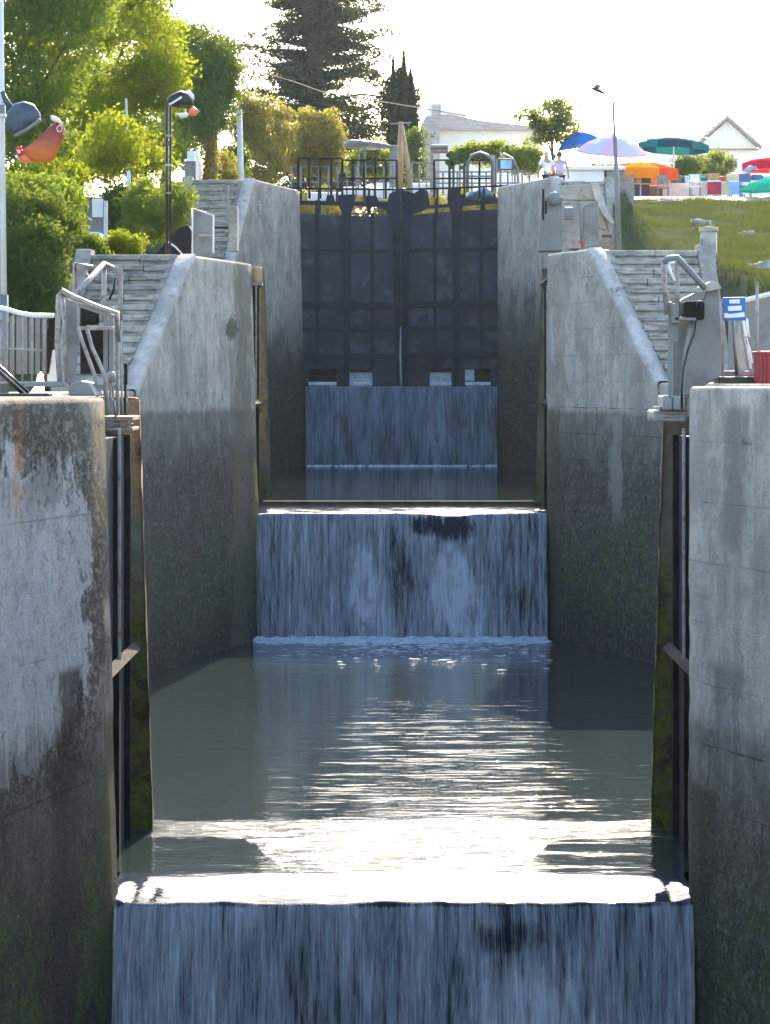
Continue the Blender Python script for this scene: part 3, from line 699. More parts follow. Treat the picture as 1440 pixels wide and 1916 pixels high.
# ------------------------------------------------------------------ near left gear
def U(pts, Y): return [P(p[0], p[1], p[2] if len(p) > 2 else Y) for p in pts]
def tubes(par, name, lst, Y, r, mat='pipe', seg=8):
    for pts in lst: MB().tube(U(pts, Y), r, seg).build(name, M[mat], par, True)
def boxes(par, name, lst, Y, dep, mat, bevel=.006):
    for (a, b, c, d) in lst: MB().rect((a, b), (c, d), Y, dep).build(name, M[mat], par, bevel=bevel)

t = thing('footbridge_bracket', 'rusty pinkish lattice bracket bridging the slot between the near left wall and its quoin', 'bracket', tuple(P(218, 800, 33)))
boxes(t, 'deck', [(189, 779, 248, 787)], 33.3, .9, 'rusty'); boxes(t, 'lower_chord', [(189, 800, 248, 806)], 33.3, .8, 'rusty')
boxes(t, 'strut', [(196, 789, 199, 800), (210, 789, 213, 800), (224, 789, 227, 800), (238, 789, 241, 800)], 33.3, .06, 'rusty')
boxes(t, 'middle_chord', [(189, 792, 248, 795)], 33.28, .05, 'pipe')

t = thing('gate_gear', 'tangled grey gate lifting gear of posts and curved bars above the near left slot', 'gate gear', tuple(P(200, 780, 33)))
boxes(t, 'post', [(193, 580, 201, 742), (204, 574, 212, 748), (216, 600, 222, 778)], 33.2, .09, 'panel')
boxes(t, 'guide', [(232, 680, 238, 781), (224, 640, 229, 700)], 34.2, .05, 'iron2')
tubes(t, 'curved_bar', [[(145, 612), (156, 645), (167, 675), (178, 705), (183, 742)], [(163, 617), (172, 650), (186, 680), (198, 712), (201, 778)]], 32.7, .022, 'pipe')
tubes(t, 'chain', [[(206, 700), (207, 745), (214, 752), (217, 790)], [(226, 600), (227, 700), (228, 745), (231, 778)], [(238, 720), (237, 778)]], 32.9, .012, 'pipe', 6)
boxes(t, 'cross_bar', [(142, 611, 212, 618), (196, 716, 210, 724)], 33.0, .08, 'pipe')
m = MB(); m.lathe([(0, 0), (.09, 0), (.11, .03), (.11, .2), (.07, .24), (0, .24)], P(168, 608, 33.3), 14); m.build('gearbox', M['iron2'], t, True)
boxes(t, 'side_plate', [(150, 575, 160, 612), (166, 578, 176, 600), (150, 612, 205, 700)], 33.9, .12, 'iron2')
m = MB(); m.lathe([(.03, 0), (.05, .02), (.05, .1), (.02, .13)], P(208, 716, 32.9), 12); m.build('shackle', M['pipe'], t, True)

t = thing('pipe_frame', 'white-edged bent pipe frame standing highest over the near left gate gear', 'pipe frame', tuple(P(180, 740, 34)))
tubes(t, 'upper_loop', [[(140, 620), (140, 491), (173, 500)], [(157, 500), (161, 515), (167, 520)]], 34.6, .024, 'pipe')
tubes(t, 'brace', [[(135, 557, 33.2), (195, 494, 34.0)]], 34, .034, 'pipe')
tubes(t, 'hand_loop', [[(195, 494), (226, 507), (225, 560), (224, 690)], [(195, 494), (194, 560), (194, 600)]], 34.0, .028, 'pipe')
tubes(t, 'hook_bar', [[(216, 520), (212, 545), (204, 560)]], 34.0, .016, 'black')
t = thing('pipe_frame', 'wide grey pipe and plate guard rail just left of the near left gate gear', 'guard frame', tuple(P(130, 740, 32.6)))
tubes(t, 'outer_loop', [[(112, 722), (107, 640), (110, 552), (116, 544), (137, 556), (186, 576), (219, 586), (220, 640)]], 32.4, .030, 'pipe')
tubes(t, 'inner_loop', [[(124, 718), (121, 640), (118, 560)]], 32.6, .022, 'pipe')
m = MB(); m.prism([(118, 556), (144, 566), (147, 640), (141, 716), (124, 718)], 32.75, .03); m.build('plate', M['panel'], t)
m = MB(); m.prism([(146, 566), (190, 580), (215, 590), (215, 598), (146, 574)], 32.45, .06); m.build('top_plate', M['panel'], t)
boxes(t, 'toe_board', [(45, 715, 120, 724)], 32.3, .25, 'panel')
m = MB(); m.prism([(128, 722), (138, 715), (150, 712), (168, 718), (180, 741), (128, 741)], 32.2, .8); m.build('foot_block', M['panel'], t, bevel=.02)

t = thing('railing', 'low white-topped wire railing at the far left above the flaking wall', 'railing', tuple(P(40, 720, 33)))
tubes(t, 'top_rail', [[(-12, 574), (10, 578), (35, 586), (60, 590), (101, 591)]], 33, .026, 'white')
tubes(t, 'upright', [[(x, 586), (x, 714)] for x in (2, 14, 25, 42, 60)] + [[(83, 590), (83, 712)]], 33, .011, 'pipe', 6)
tubes(t, 'middle_rail', [[(-12, 651), (30, 653), (84, 656)]], 33, .015, 'pipe', 6)
tubes(t, 'bottom_rail', [[(-12, 716), (118, 716)]], 33, .018, 'pipe', 6)
m = MB(); 
for k, x in enumerate(range(-6, 84, 12)): m.rect((x, 592), (x+8.5, 700), 33.5+.02*(k % 2), .02)
tag(m.build('board_fence', M['panel']), 'grey upright boards standing behind the far left railing', 'fence')
t = thing('balance_beam', 'black gate sweep beam with a slanting stay at the lower far left', 'beam', tuple(P(30, 740, 30.8)))
boxes(t, 'beam', [(-20, 736, 92, 742)], 30.6, .25, 'black'); tubes(t, 'stay', [[(-4, 684), (54, 736)], [(-4, 694), (44, 738)]], 30.8, .02, 'black'); tubes(t, 'edge_pipe', [[(-4, 689), (50, 737)]], 30.74, .007, 'pipe', 6)
m = MB()
for k in range(10): m.rect((92+k*1.2, 655+max(0, (5-k))*8), (93.1+k*1.2, 716), 33.8, .02)
m.rect((88, 700), (106, 716), 33.7, .05); tag(m.build('slatted_board', M['white']), 'small white slatted panel seen through the pipes on the left', 'panel')

# bollard glowing in the sun at the far left of the middle lip
t = thing('bollard', 'squat orange-lit bollard on the edge of the upper left wing wall', 'bollard', tuple(P(480, 530, 61)))
MB().lathe([(0, 0), (.09, 0), (.1, .03), (.1, .27), (.08, .32), (0, .33)], P(481, 529, 60.7), 16).build('body', M['wood'], t, True)
MB().rect((470, 529), (490, 534), 60.5, .4).build('base', M['rusty'], t)

# ------------------------------------------------------------------ near right gear
t = thing('gate_gear', 'big grey gear cabinet with a sloping handrail above the near right slot', 'gate gear', tuple(P(1300, 742, 33)))
m = MB(); m.prism([(1296, 596), (1322, 545), (1344, 540), (1349, 620), (1350, 702), (1284, 742), (1278, 742), (1284, 660)], 33.4, .8); m.build('cabinet', M['panel'], t, bevel=.015)
m = MB(); m.prism([(1318, 534), (1330, 526), (1344, 530), (1350, 540), (1322, 546)], 33.3, 1.0); m.build('cap', M['coping'], t, bevel=.01)
m = MB(); m.prism([(1276, 560), (1300, 548), (1322, 545), (1296, 600), (1264, 600), (1264, 575)], 33.35, .5); m.build('upper_plate', M['panel'], t)
m = MB(); m.rect((1280, 563), (1318, 598), 33.0, .3); m.build('gearbox', M['iron2'], t, bevel=.02)
m = MB(); m.lathe([(0, -.03), (.05, -.03), (.06, 0), (.05, .03), (0, .03)], P(1308, 572, 32.95), 14, 1, rad(90)); m.build('shaft_end', M['iron'], t, True)
boxes(t, 'arm', [(1262, 593, 1302, 600), (1258, 568, 1270, 605)], 33.0, .15, 'panel')
tubes(t, 'cable', [[(1302, 600), (1298, 625), (1286, 655), (1278, 690), (1275, 730), (1275, 765)]], 32.95, .014, 'black')
tubes(t, 'handrail', [[(1240, 492), (1250, 484), (1266, 482), (1290, 508), (1320, 541)]], 33.1, .036, 'greyp')
tubes(t, 'rail_post', [[(1241, 492), (1243, 540), (1247, 590)], [(1264, 486), (1266, 540), (1268, 600)]], 33.1, .028, 'pipe')
tubes(t, 'lever', [[(1251, 493), (1262, 491)], [(1251, 494), (1254, 508), (1262, 526)]], 33.0, .016, 'white')
boxes(t, 'mast', [(1250, 565, 1257, 745), (1256, 598, 1268, 640)], 33.2, .08, 'greyp'); boxes(t, 'back_plate', [(1258, 600, 1290, 742)], 33.9, .2, 'panel')
t = thing('footbridge_bracket', 'broken stone and concrete lintel spanning the near right slot', 'lintel', tuple(P(1255, 790, 33)))
m = MB(); m.rect((1222, 767), (1284, 789), 33.4, .9); m.build('lintel', M['step'], t, bevel=.03)
m = MB(); m.rect((1240, 740), (1258, 767), 33.2, .7); m.rect((1259.5, 741), (1281, 767), 33.2, .7); m.build('block', M['step'], t, bevel=.02)
boxes(t, 'shelf', [(1234, 761, 1284, 767)], 33.3, .9, 'slab')
t = thing('mooring_sign', 'blue square sign with three white bars on a thin leaning post', 'sign', tuple(P(1378, 700, 34)))
m = MB(); m.prism([(1352, 557), (1394, 556), (1395, 600), (1353, 600)], 34.0, .02); m.build('board', M['blue'], t, bevel=.004)
m = MB(); m.prism([(1364, 561), (1383, 560), (1384, 568), (1364, 568)], 33.985, .012); m.build('mark', M['signw'], t)
m = MB(); m.prism([(1361, 573), (1387, 572), (1387, 581), (1362, 582)], 33.985, .012); m.build('mark', M['signw'], t)
m = MB(); m.prism([(1354, 586), (1361, 586), (1364, 588), (1392, 584), (1393, 593), (1366, 595), (1355, 595)], 33.985, .012); m.build('mark', M['signw'], t)
tubes(t, 'post', [[(1370, 600), (1378, 702)]], 34.05, .02, 'greyp')
t = thing('railing', 'thin-posted railing with slanting stays beside the blue sign', 'railing', tuple(P(1385, 705, 34.5)))
boxes(t, 'base_rail', [(1349, 694, 1419, 703)], 34.2, .3, 'pipe'); tubes(t, 'upright', [[(1352, 560), (1351, 696)], [(1416, 527), (1416, 697)]], 34.3, .017, 'pipe')
tubes(t, 'stay', [[(1390, 600), (1404, 690)], [(1394, 634), (1402, 655), (1406, 680)], [(1396, 596), (1400, 628)]], 34.4, .015, 'white', 6)
m = MB(); m.prism([(1383, 602), (1397, 690), (1384, 692), (1374, 650)], 34.6, .02); m.build('leaning_plate', M['coping'], t)
boxes(t, 'kick_plate', [(1345, 705, 1420, 718)], 33.9, .6, 'black'); boxes(t, 'middle_rail', [(1390, 629, 1404, 632)], 34.3, .03, 'pipe')
t = thing('hut', 'small grey hut with a white sloping roof edge at the right border', 'hut', tuple(P(1420, 700, 37)))
m = MB(); m.prism([(1395, 562), (1440, 552), (1470, 556), (1470, 718), (1395, 718)], 36.5, 2.0); m.build('wall', M['panel'], t)
m = MB(); m.tube(U([(1388, 563), (1440, 550), (1475, 556)], 36.4), .03, 4); m.build('roof_edge', M['white'], t)
m = MB(); m.rect((1419, 662), (1460, 718), 33.4, .5); m.rect((1417, 657), (1462, 663), 33.35, .6)
for k in range(5): m.rect((1421+k*7, 664), (1424+k*7, 716), 33.37, .03)
tag(m.build('red_cabinet', M['red'], None, bevel=.008), 'bright red ribbed cabinet at the right border on the quay edge', 'cabinet')
t = thing('stone_pillar', 'weathered stone pillar with a flat cap at the head of the right stairs', 'pillar', tuple(P(1325, 560, 58)))
m = MB(); m.lathe([(.2, 0), (.2, .4), (.17, .5), (.17, 1.3)], P(1325, 556, 58.6), 10); m.build('shaft', M['stone'], t, True)
m = MB(); m.lathe([(.0, 0), (.19, 0), (.2, .04), (.19, .09), (0, .12)], P(1325, 434, 58.6), 12); m.build('cap', M['stone'], t, True)
tubes(t, 'iron_post', [[(1312, 448), (1312, 494)]], 58.3, .03, 'greyp')

# ------------------------------------------------------------------ second tier, left and right of the far gate
t = thing('guard_panel', 'grey sheet guard with white top rail beside the upper left steps', 'guard panel', tuple(P(380, 470, 60)))
m = MB(); m.prism([(361, 392), (399, 404), (399, 472), (361, 474)], 60, .04); m.build('sheet', M['panel'], t)
tubes(t, 'top_rail', [[(360, 474), (360, 390), (399, 403), (399, 474)]], 59.95, .022, 'white'); boxes(t, 'slot', [(371, 438, 399, 443)], 59.97, .02, 'pipe')
t = thing('gate_gear', 'small dark post and box of the middle left gate gear near the upper steps', 'gate gear', tuple(P(430, 470, 62)))
boxes(t, 'post', [(424, 348, 428, 428)], 62, .06, 'greyp'); boxes(t, 'bar', [(400, 424, 428, 428)], 62, .06, 'iron2'); boxes(t, 'box', [(428, 386, 444, 470)], 62.2, .5, 'slab')
t = thing('rough_boulder', 'rough rounded concrete lump against the far left gate wall', 'boulder', tuple(P(455, 420, 88)))
MB().blob(P(462, 412, 87.4), (.42, .7, .8), .7, 20, 14, 2.2).build('stone', M['step'], t, True)
t = thing('gate_gear', 'grey gear recess and boxes between the far right wall and the short parapet', 'gate gear', tuple(P(1035, 465, 63)))
m = MB(); m.prism([(1013, 372), (1024, 366), (1052, 368), (1052, 470), (1008, 470)], 63.5, .8); m.build('casing', M['panel'], t, bevel=.02)
boxes(t, 'upright', [(1014, 354, 1018, 412), (1019, 376, 1023, 400)], 63, .06, 'iron2')
m = MB(); m.blob(P(1036, 372, 63.3), (.17, .12, .14), .4, 12, 8); m.build('gear_wheel', M['greyp'], t, True)
tubes(t, 'lever', [[(1085, 388), (1087, 420), (1088, 455)]], 63.2, .03, 'greyp')
MB().rect((1052, 376), (1088, 464), 65.2, .3).build('mottled_wall', M['step'], t)
MB().rect((1056, 388), (1072, 412), 64.9, .12).build('meter_box', M['greyp'], t, bevel=.02)
m = MB(); m.prism([(1092, 386), (1116, 374), (1119, 380), (1119, 458), (1092, 464)], 63.4, .5); m.build('side_plate', M['panel'], t, bevel=.01)
t = thing('valve', 'small red valve wheel on the quay above the right wing wall', 'valve', tuple(P(1088, 462, 60.5)))
m = MB(); m.lathe([(.02, 0), (.02, .1), (.07, .11), (.07, .14), (.02, .15), (.02, .19)], P(1088, 464, 60.8), 12); m.build('wheel', M['red'], t, True)
t = thing('parapet', 'pale concrete parapet with a curved drop beside the upper right steps', 'parapet', tuple(P(1125, 460, 66)))
m = MB(); m.prism([(1050, 347), (1108, 345), (1122, 380), (1130, 400), (1146, 420), (1150, 464), (1118, 464), (1118, 374), (1050, 374)], 66, .5); m.build('wall', M['slab'], t, bevel=.02)
m = MB(); m.prism([(1104, 343), (1120, 343), (1134, 388), (1150, 418), (1142, 418), (1126, 400), (1114, 376)], 65.9, .3); m.build('coping', M['coping'], t, bevel=.015)
MB().rect((1126, 440), (1143, 444), 65.97, .06).build('slot', M['black'], t)
t = thing('white_counter', 'long low white market counter just behind the upper right parapet', 'counter', tuple(P(1090, 345, 100)))
MB().rect((1053, 315), (1130, 352), 100, 1.0).build('front', M['white'], t, bevel=.03)
MB().rect((1048, 311), (1170, 318), 99.8, 1.6).build('top', M['white'], t, bevel=.02)
MB().rect((1134, 318), (1168, 355), 100, 1.2).build('side', M['slab'], t, bevel=.02)

# ------------------------------------------------------------------ lamp posts and poles
t = thing('lamp_post', 'tall white lamp post at the left border carrying a dark hooded floodlight', 'lamp post', tuple(P(6, 720, 40)))
MB().tube(U([(7, 560), (4, 250), (1, -60)], 40), [.045, .038, .032], 12).build('post', M['whitep'], t, True)
MB().tube(U([(8, 740), (7, 552)], 40), .062, 12).build('sleeve', M['greyp'], t, True)
m = MB(); m.tube(U([(4, 172), (12, 190), (24, 207)], 39.9), [.03, .045, .05], 10); m.build('bracket', M['bluegrey'], t, True)
MB().rect((-2, 213), (10, 218), 39.9, .1).build('clamp', M['whitep'], t); MB().rect((-2, 196), (9, 213), 39.93, .08).build('clamp', M['greyp'], t)
# hood: half dome shade seen from the side, opening lower right
m = MB(); pr = [(8, 232), (14, 210), (28, 194), (46, 190), (64, 196), (75, 212), (76, 222), (66, 232), (48, 244), (28, 256), (14, 246)]
a = U(pr, 39.6); c0 = sum(a, Vector())/len(a)
rings = [(.2, -.10), (.7, -.09), (.93, -.06), (1.0, .0), (.97, .09), (.75, .12), (.2, .13)]; vs = []
for sc_, dy in rings: vs += [c0+(p-c0)*sc_+Vector((0, dy, 0)) for p in a]
n = len(pr); m.add(vs, [(i*n+k, i*n+(k+1) % n, (i+1)*n+(k+1) % n, (i+1)*n+k) for i in range(len(rings)-1) for k in range(n)]+[tuple(range(n))[::-1], tuple((len(rings)-1)*n+k for k in range(n))])
m.build('hood', M['bluegrey'], t, True)
m = MB(); m.tube(U([(27, 255), (50, 243), (76, 224)], 39.45), .025, 8); m.build('rim', M['greyp'], t, True)

# rooster figure
rf = thing('rooster_figure', 'rust-red and orange painted rooster figure hanging head down by the dark hood', 'figure', tuple(P(75, 305, 39.4)))
def loft(outline, Y, th, rings=((.2, -1), (.62, -.82), (.88, -.5), (1, 0), (.88, .5), (.62, .82), (.2, 1))):
    a = U(outline, Y); c = sum(a, Vector())/len(a); n = len(a); vs = []
    for s_, dy in rings: vs += [c+(p-c)*s_+Vector((0, dy*th, 0)) for p in a]
    return MB().add(vs, [(i*n+k, i*n+(k+1) % n, (i+1)*n+(k+1) % n, (i+1)*n+k) for i in range(len(rings)-1) for k in range(n)]+[tuple(range(n))[::-1], tuple((len(rings)-1)*n+k for k in range(n))])
t_ = NT('rooster_body_paint'); p_ = t_.pos(); x_, y_, z_ = t_.xyz(p_); n_ = t_.noise(p_, 9, 6, .7)
g_ = t_.rng(t_.mth('ADD', z_, t_.mth('MULTIPLY', n_, .35)), P(0, 285, 39.4).z, P(0, 225, 39.4).z+.1)
M['roost'] = t_.end(t_.bsdf(t_.mix(g_, (.62, .15, .02), (.2, .022, .02)), .45, t_.bump(n_, .5, .02)))
M['roosto'] = simple('rooster_orange', (.75, .2, .08), .5, 0, .2, 12); M['roostr'] = simple('rooster_red', (.6, .03, .02), .5, 0, .15, 12); M['roostw'] = simple('rooster_white_pink', (.8, .62, .62), .5, 0, .1, 12)
loft([(44, 292), (42, 280), (52, 274), (68, 262), (84, 246), (96, 234), (104, 228), (112, 228), (120, 238), (121, 252), (114, 270), (106, 288), (100, 300), (84, 304), (66, 304), (54, 300)], 39.4, .07, ((.3, -1), (.8, -.8), (.96, -.4), (1, 0), (.96, .4), (.8, .8), (.3, 1))).build('body', M['roost'], rf, True)
loft([(38, 290), (46, 288), (54, 296), (62, 304), (52, 306), (40, 304), (34, 298)], 39.36, .08).build('neck', M['roosto'], rf, True)
loft([(31, 282), (34, 276), (40, 278), (45, 284), (46, 292), (38, 296), (31, 292)], 39.34, .06).build('head', M['roostr'], rf, True)
loft([(29, 279), (32, 273), (36, 276), (40, 273), (42, 279), (36, 283)], 39.32, .025).build('comb', M['roostr'], rf, True)
loft([(32, 281), (37, 281), (39, 285), (36, 289), (33, 286)], 39.27, .02).build('eye', M['roostw'], rf, True)
loft([(27, 291), (33, 289), (35, 295), (31, 297)], 39.32, .02).build('beak', M['signw'], rf, True)
loft([(94, 216), (100, 217), (110, 222), (117, 230), (119, 238), (112, 232), (104, 229), (96, 225)], 39.38, .03).build('tail_tip', M['roostw'], rf, True)
loft([(120, 240), (127, 250), (121, 256), (116, 252)], 39.36, .02).build('spur', M['wood'], rf, True)
MB().tube(U([(106, 240), (112, 234), (117, 240), (114, 247), (108, 246), (106, 240)], 39.27), .008, 6).build('ring', M['roostw'], rf, True)
MB().tube(U([(76, 218), (84, 219), (94, 218)], 39.4), .008, 6).build('hanger', M['bluegrey'], rf, True)

t = thing('lamp_post', 'slim double black lamp post with a dark dome head above the left stairs', 'lamp post', tuple(P(315, 472, 60)))
MB().tube(U([(312, 476), (312, 198)], 60), .03, 8).build('post', M['black'], t, True); MB().tube(U([(318, 476), (319, 200)], 60), .022, 8).build('conduit', M['black'], t, True)
boxes(t, 'clip', [(309, 252, 322, 256), (309, 307, 322, 311), (310, 360, 320, 363)], 59.95, .06, 'pipe')
loft([(314, 192), (312, 184), (322, 176), (338, 170), (350, 173), (360, 184), (363, 196), (350, 203), (334, 204), (322, 200)], 60, .12).build('hood', M['black'], t, True)
loft([(348, 170), (354, 169), (363, 178), (364, 188), (358, 184), (350, 176)], 59.8, .05).build('reflector', M['white'], t, True)
loft([(330, 212), (345, 211), (354, 213), (350, 220), (338, 222)], 59.85, .08).build('lens', M['white'], t, True)
loft([(353, 205), (362, 200), (374, 208), (366, 218), (354, 216)], 59.85, .07).build('cover', M['roosto'], t, True)
tubes(t, 'arm', [[(316, 196), (324, 192), (340, 182)]], 59.7, .02, 'white')

t = thing('lamp_post', 'grey stepped lamp post on the grass bank right of the far gate', 'lamp post', tuple(P(1156, 462, 66)))
MB().tube(U([(1157, 475), (1154, 350), (1150, 258), (1149, 252)], 66), [.068, .056, .045, .02], 12).build('post', M['greyp'], t, True)
MB().tube(U([(1149.5, 258), (1146.5, 190)], 66), .026, 8).build('mast', M['greyp'], t, True)
MB().tube(U([(1146.5, 190), (1144, 182), (1130, 176)], 66), .02, 6).build('arm', M['greyp'], t, True)
loft([(1104, 166), (1110, 163), (1120, 166), (1128, 171), (1133, 178), (1126, 176), (1112, 171)], 66, .08).build('head', M['bluegrey'], t, True)
loft([(1110, 164), (1114, 158), (1124, 159), (1132, 162), (1124, 162), (1120, 166)], 66, .05).build('cap', M['greyp'], t, True)
def pole(label, pts, Y, r, mat, cat='pole'):
    return tag(MB().tube(U(pts, Y), r, 10).build('pole', M[mat], None, True), label, cat, None)
pole('slim white pole with a dark foot among the left shrubs', [(245, 445), (242, 380), (236, 185)], 78, [.07, .06, .025], 'whitep')
pole('short white pole in front of the golden trees', [(454, 362), (450, 310), (447, 205)], 100, [.09, .1, .1], 'whitep')
t = thing('wooden_strut_pole', 'sunlit wooden pole with a slanting stay before the cypresses', 'utility pole', tuple(P(750, 352, 105)))
MB().tube(U([(746, 372), (748, 300), (750, 228)], 105), [.13, .12, .08], 8).build('pole', M['wood'], t, True); MB().tube(U([(768, 372), (762, 300), (752, 236)], 104.8), [.1, .08, .06], 8).build('stay', M['wood'], t, True)
MB().tube(U([(730, 232), (770, 230)], 104.7), .03, 6).build('cross_arm', M['pipe'], t, True)
tag(MB().tube(U([(455, 125, 140), (500, 138, 134), (550, 153, 130), (600, 171, 126), (680, 185, 122), (785, 202, 118), (900, 222, 112)], 120), .022, 5).build('overhead_wire', M['wood'], None, True), 'pale overhead wire sagging past the cedar and the cypresses', 'wire')
t = thing('utility_box_post', 'grey post with a white meter box by the yellow-green shrub', 'post', tuple(P(185, 460, 75)))
MB().rect((162, 376), (194, 455), 75.2, .3).build('panel', M['panel'], t); MB().rect((172, 372), (192, 407), 75.1, .1).build('box', M['white'], t, bevel=.02); MB().rect((194, 376), (201, 455), 75, .12).build('post', M['whitep'], t)
t = thing('parked_van', 'white van mostly hidden behind the shrubs on the left', 'van', tuple(P(173, 462, 76)))
bv = MB(); bv.prism([(150, 470), (150, 446), (160, 442), (165, 434), (186, 434), (190, 446), (192, 470)], 74, 1.6); bv.build('body', M['white'], t, bevel=.05)
bv = MB(); bv.prism([(163, 447), (167, 438), (184, 438), (187, 447)], 73.98, .03); bv.build('windscreen', M['bluegrey'], t)
for x in (158, 184): MB().lathe([(.0, -.08), (.2, -.08), (.22, 0), (.2, .08), (0, .08)], P(x, 468, 74.1), 16).build('wheel', M['black'], t, True)
t = thing('ticket_cabin', 'small grey and white cabin at the foot of the ivy trunk', 'cabin', tuple(P(360, 345, 92)))
MB().rect((345, 302), (372, 356), 92, 1.2).build('wall', M['panel'], t); MB().rect((350, 283), (364, 302), 91.9, .3).build('window', M['white'], t); MB().rect((366, 281), (371, 356), 91.8, .1).build('post', M['white'], t)
t = thing('board_fence', 'dark upright boards behind the slim white pole on the left', 'fence', tuple(P(262, 360, 90)))
for k in range(6): MB().rect((245+k*7, 333), (250+k*7, 372), 90, .04).build('board', M['panel'], t)
t = thing('stone_bench', 'dark stone block and slab lying at the foot of the black lamp post', 'stone block', tuple(P(335, 474, 66)))
m = MB(); m.prism([(290, 476), (312, 452), (336, 424), (352, 420), (360, 436), (360, 476)], 66, .8); m.build('block', M['iron2'], t, bevel=.03)
tubes(t, 'edge', [[(313, 452), (328, 462), (341, 476)]], 65.9, .02, 'white')

# ------------------------------------------------------------------ quay railings and gear behind the far gate
def rail(label, x0, x1, ytop, ybot, Y, n, rails=2, r=.022, mat='iron2'):
    t = thing('railing', label, 'railing', tuple(P((x0+x1)/2, ybot, Y)), 'railings above the far gate')
    for k in range(n+1):
        x = x0+(x1-x0)*k/n; MB().tube(U([(x, ybot), (x, ytop)], Y), r, 6).build('post', M[mat], t)
    for k in range(rails): y = ytop+(ybot-ytop)*k/(rails)*.95; MB().tube(U([(x0, y), (x1, y)], Y), r*.9, 6).build('rail', M[mat], t)
    return t
t = thing('railing', 'thin dark handrail running right across the top of the black gate', 'railing', tuple(P(750, 380, 93.2)), 'railings above the far gate')
MB().tube(U([(528, 352, 92.6), (640, 354, 93.1), (745, 355, 93.5), (850, 352, 93.1), (992, 346, 92.6)], 93), .035, 6).build('rail', M['iron'], t, True)
for x, y in ((563, 353), (596, 354), (630, 354), (690, 355), (818, 353), (905, 350)): MB().tube(U([(x, y), (x, 384)], 93.1), .035, 6).build('post', M['iron'], t)
rail('tall open frame of dark posts behind the left half of the gate', 558, 640, 297, 372, 97, 4, 1, .04)
rail('faint pale fence behind the tall dark frame, left of centre', 545, 735, 312, 372, 101, 11, 2, .03, 'greyp')
rail('dark double-barred railing right behind the gate, left of the wooden strut', 640, 742, 300, 372, 98, 5, 2, .035)
rail('pale grey railing to the right of the wooden strut', 770, 812, 305, 368, 99, 3, 2, .03, 'pipe')
rail('tall dark frame of posts behind the right half of the gate', 812, 925, 300, 372, 98.5, 4, 2, .035)
rail('long pale fence running right behind the arched frames', 815, 990, 322, 366, 102, 13, 2, .03, 'greyp')
t = thing('shade_roof', 'dark flat shelter roof on posts before the bright yellow bushes', 'shelter', tuple(P(690, 350, 108)))
loft([(640, 266), (655, 262), (720, 268), (738, 276), (700, 280), (648, 278)], 108, 1.0).build('roof', M['greyp'], t, True)
boxes(t, 'post', [(668, 276, 672, 355), (680, 276, 684, 355), (728, 272, 744, 355)], 108, .2, 'greyp')
t = thing('arched_frame', 'grey arched metal frame over the quay right of centre', 'arch', tuple(P(890, 350, 97)))
MB().tube(U([(874, 360), (874, 305), (882, 291), (898, 286), (912, 291), (921, 304), (921, 360)], 97), .055, 8).build('arch', M['greyp'], t, True)
MB().tube(U([(874, 330), (921, 330)], 97), .03, 6).build('cross_bar', M['greyp'], t, True); MB().rect((918, 290), (926, 362), 97.2, .15).build('post', M['pipe'], t)
t = thing('arched_frame', 'second larger faint arch framing the blue notice board', 'arch', tuple(P(945, 350, 99)))
MB().tube(U([(926, 360), (928, 300), (942, 288), (958, 296), (968, 316), (970, 360)], 99), .04, 8).build('arch', M['pipe'], t, True)
t = thing('notice_board', 'blue notice board with a pale picture on the quay right of the arch', 'notice board', tuple(P(948, 345, 98)))
MB().rect((932, 297), (961, 319), 98, .08).build('board', M['bluegrey'], t, bevel=.01); MB().rect((936, 300), (957, 316), 97.97, .03).build('picture', simple('notice_picture', (.25, .45, .65), .4, 0, .5, 2.5), t); boxes(t, 'post', [(934, 319, 936, 362), (957, 319, 959, 362)], 98, .05, 'greyp')
t = thing('kiosk', 'slim kiosk with a dark canopy and grey corner post behind the gate', 'kiosk', tuple(P(825, 350, 100)))
boxes(t, 'corner_post', [(804, 272, 811, 360), (858, 300, 862, 360)], 100, .2, 'pipe'); MB().rect((806, 271), (838, 278), 99.8, 1.2).build('canopy', M['greyp'], t, bevel=.02); MB().rect((811, 278), (838, 284), 99.9, .8).build('valance', M['rusty'], t)
for k, (px, py, lab) in enumerate(((848, 300, 'dark potted bush left of the arched frame'), (868, 296, 'second dark potted bush touching the arched frame'))):
    t = thing('potted_bush', lab, 'potted bush', tuple(P(px, 352, 98.5)), 'potted bushes behind the gate')
    MB().tube(U([(px, 352), (px, py+12)], 98.5), .04, 6).build('stem', M['bark'], t)
    m = MB()
    for q in range(26): m.blob(P(px+R.gauss(0, 6), py+R.gauss(0, 7), 98.5+R.gauss(0, .12)), (.09, .08, .08), .6, 7, 5, 3)
    m.build('crown', M['leafd'], t)
m = MB()
for (a, b, c, d, Y) in ((640, 350, 700, 366, 110), (702, 340, 740, 362, 112), (770, 343, 812, 362, 111), (690, 352, 760, 372, 106), (575, 360, 640, 376, 106)):
    tag(MB().rect((a, b), (c, d), Y, 1.2).build('white_crate', M['white'], None, bevel=.05), {640: 'low white crate behind the left half of the gate', 702: 'white crate by the foot of the wooden strut', 770: 'white crate right of the wooden strut behind the railing', 690: 'wide white box glimpsed through the middle of the gate top', 575: 'low pale box behind the leftmost gate bracket'}[a], 'crate')

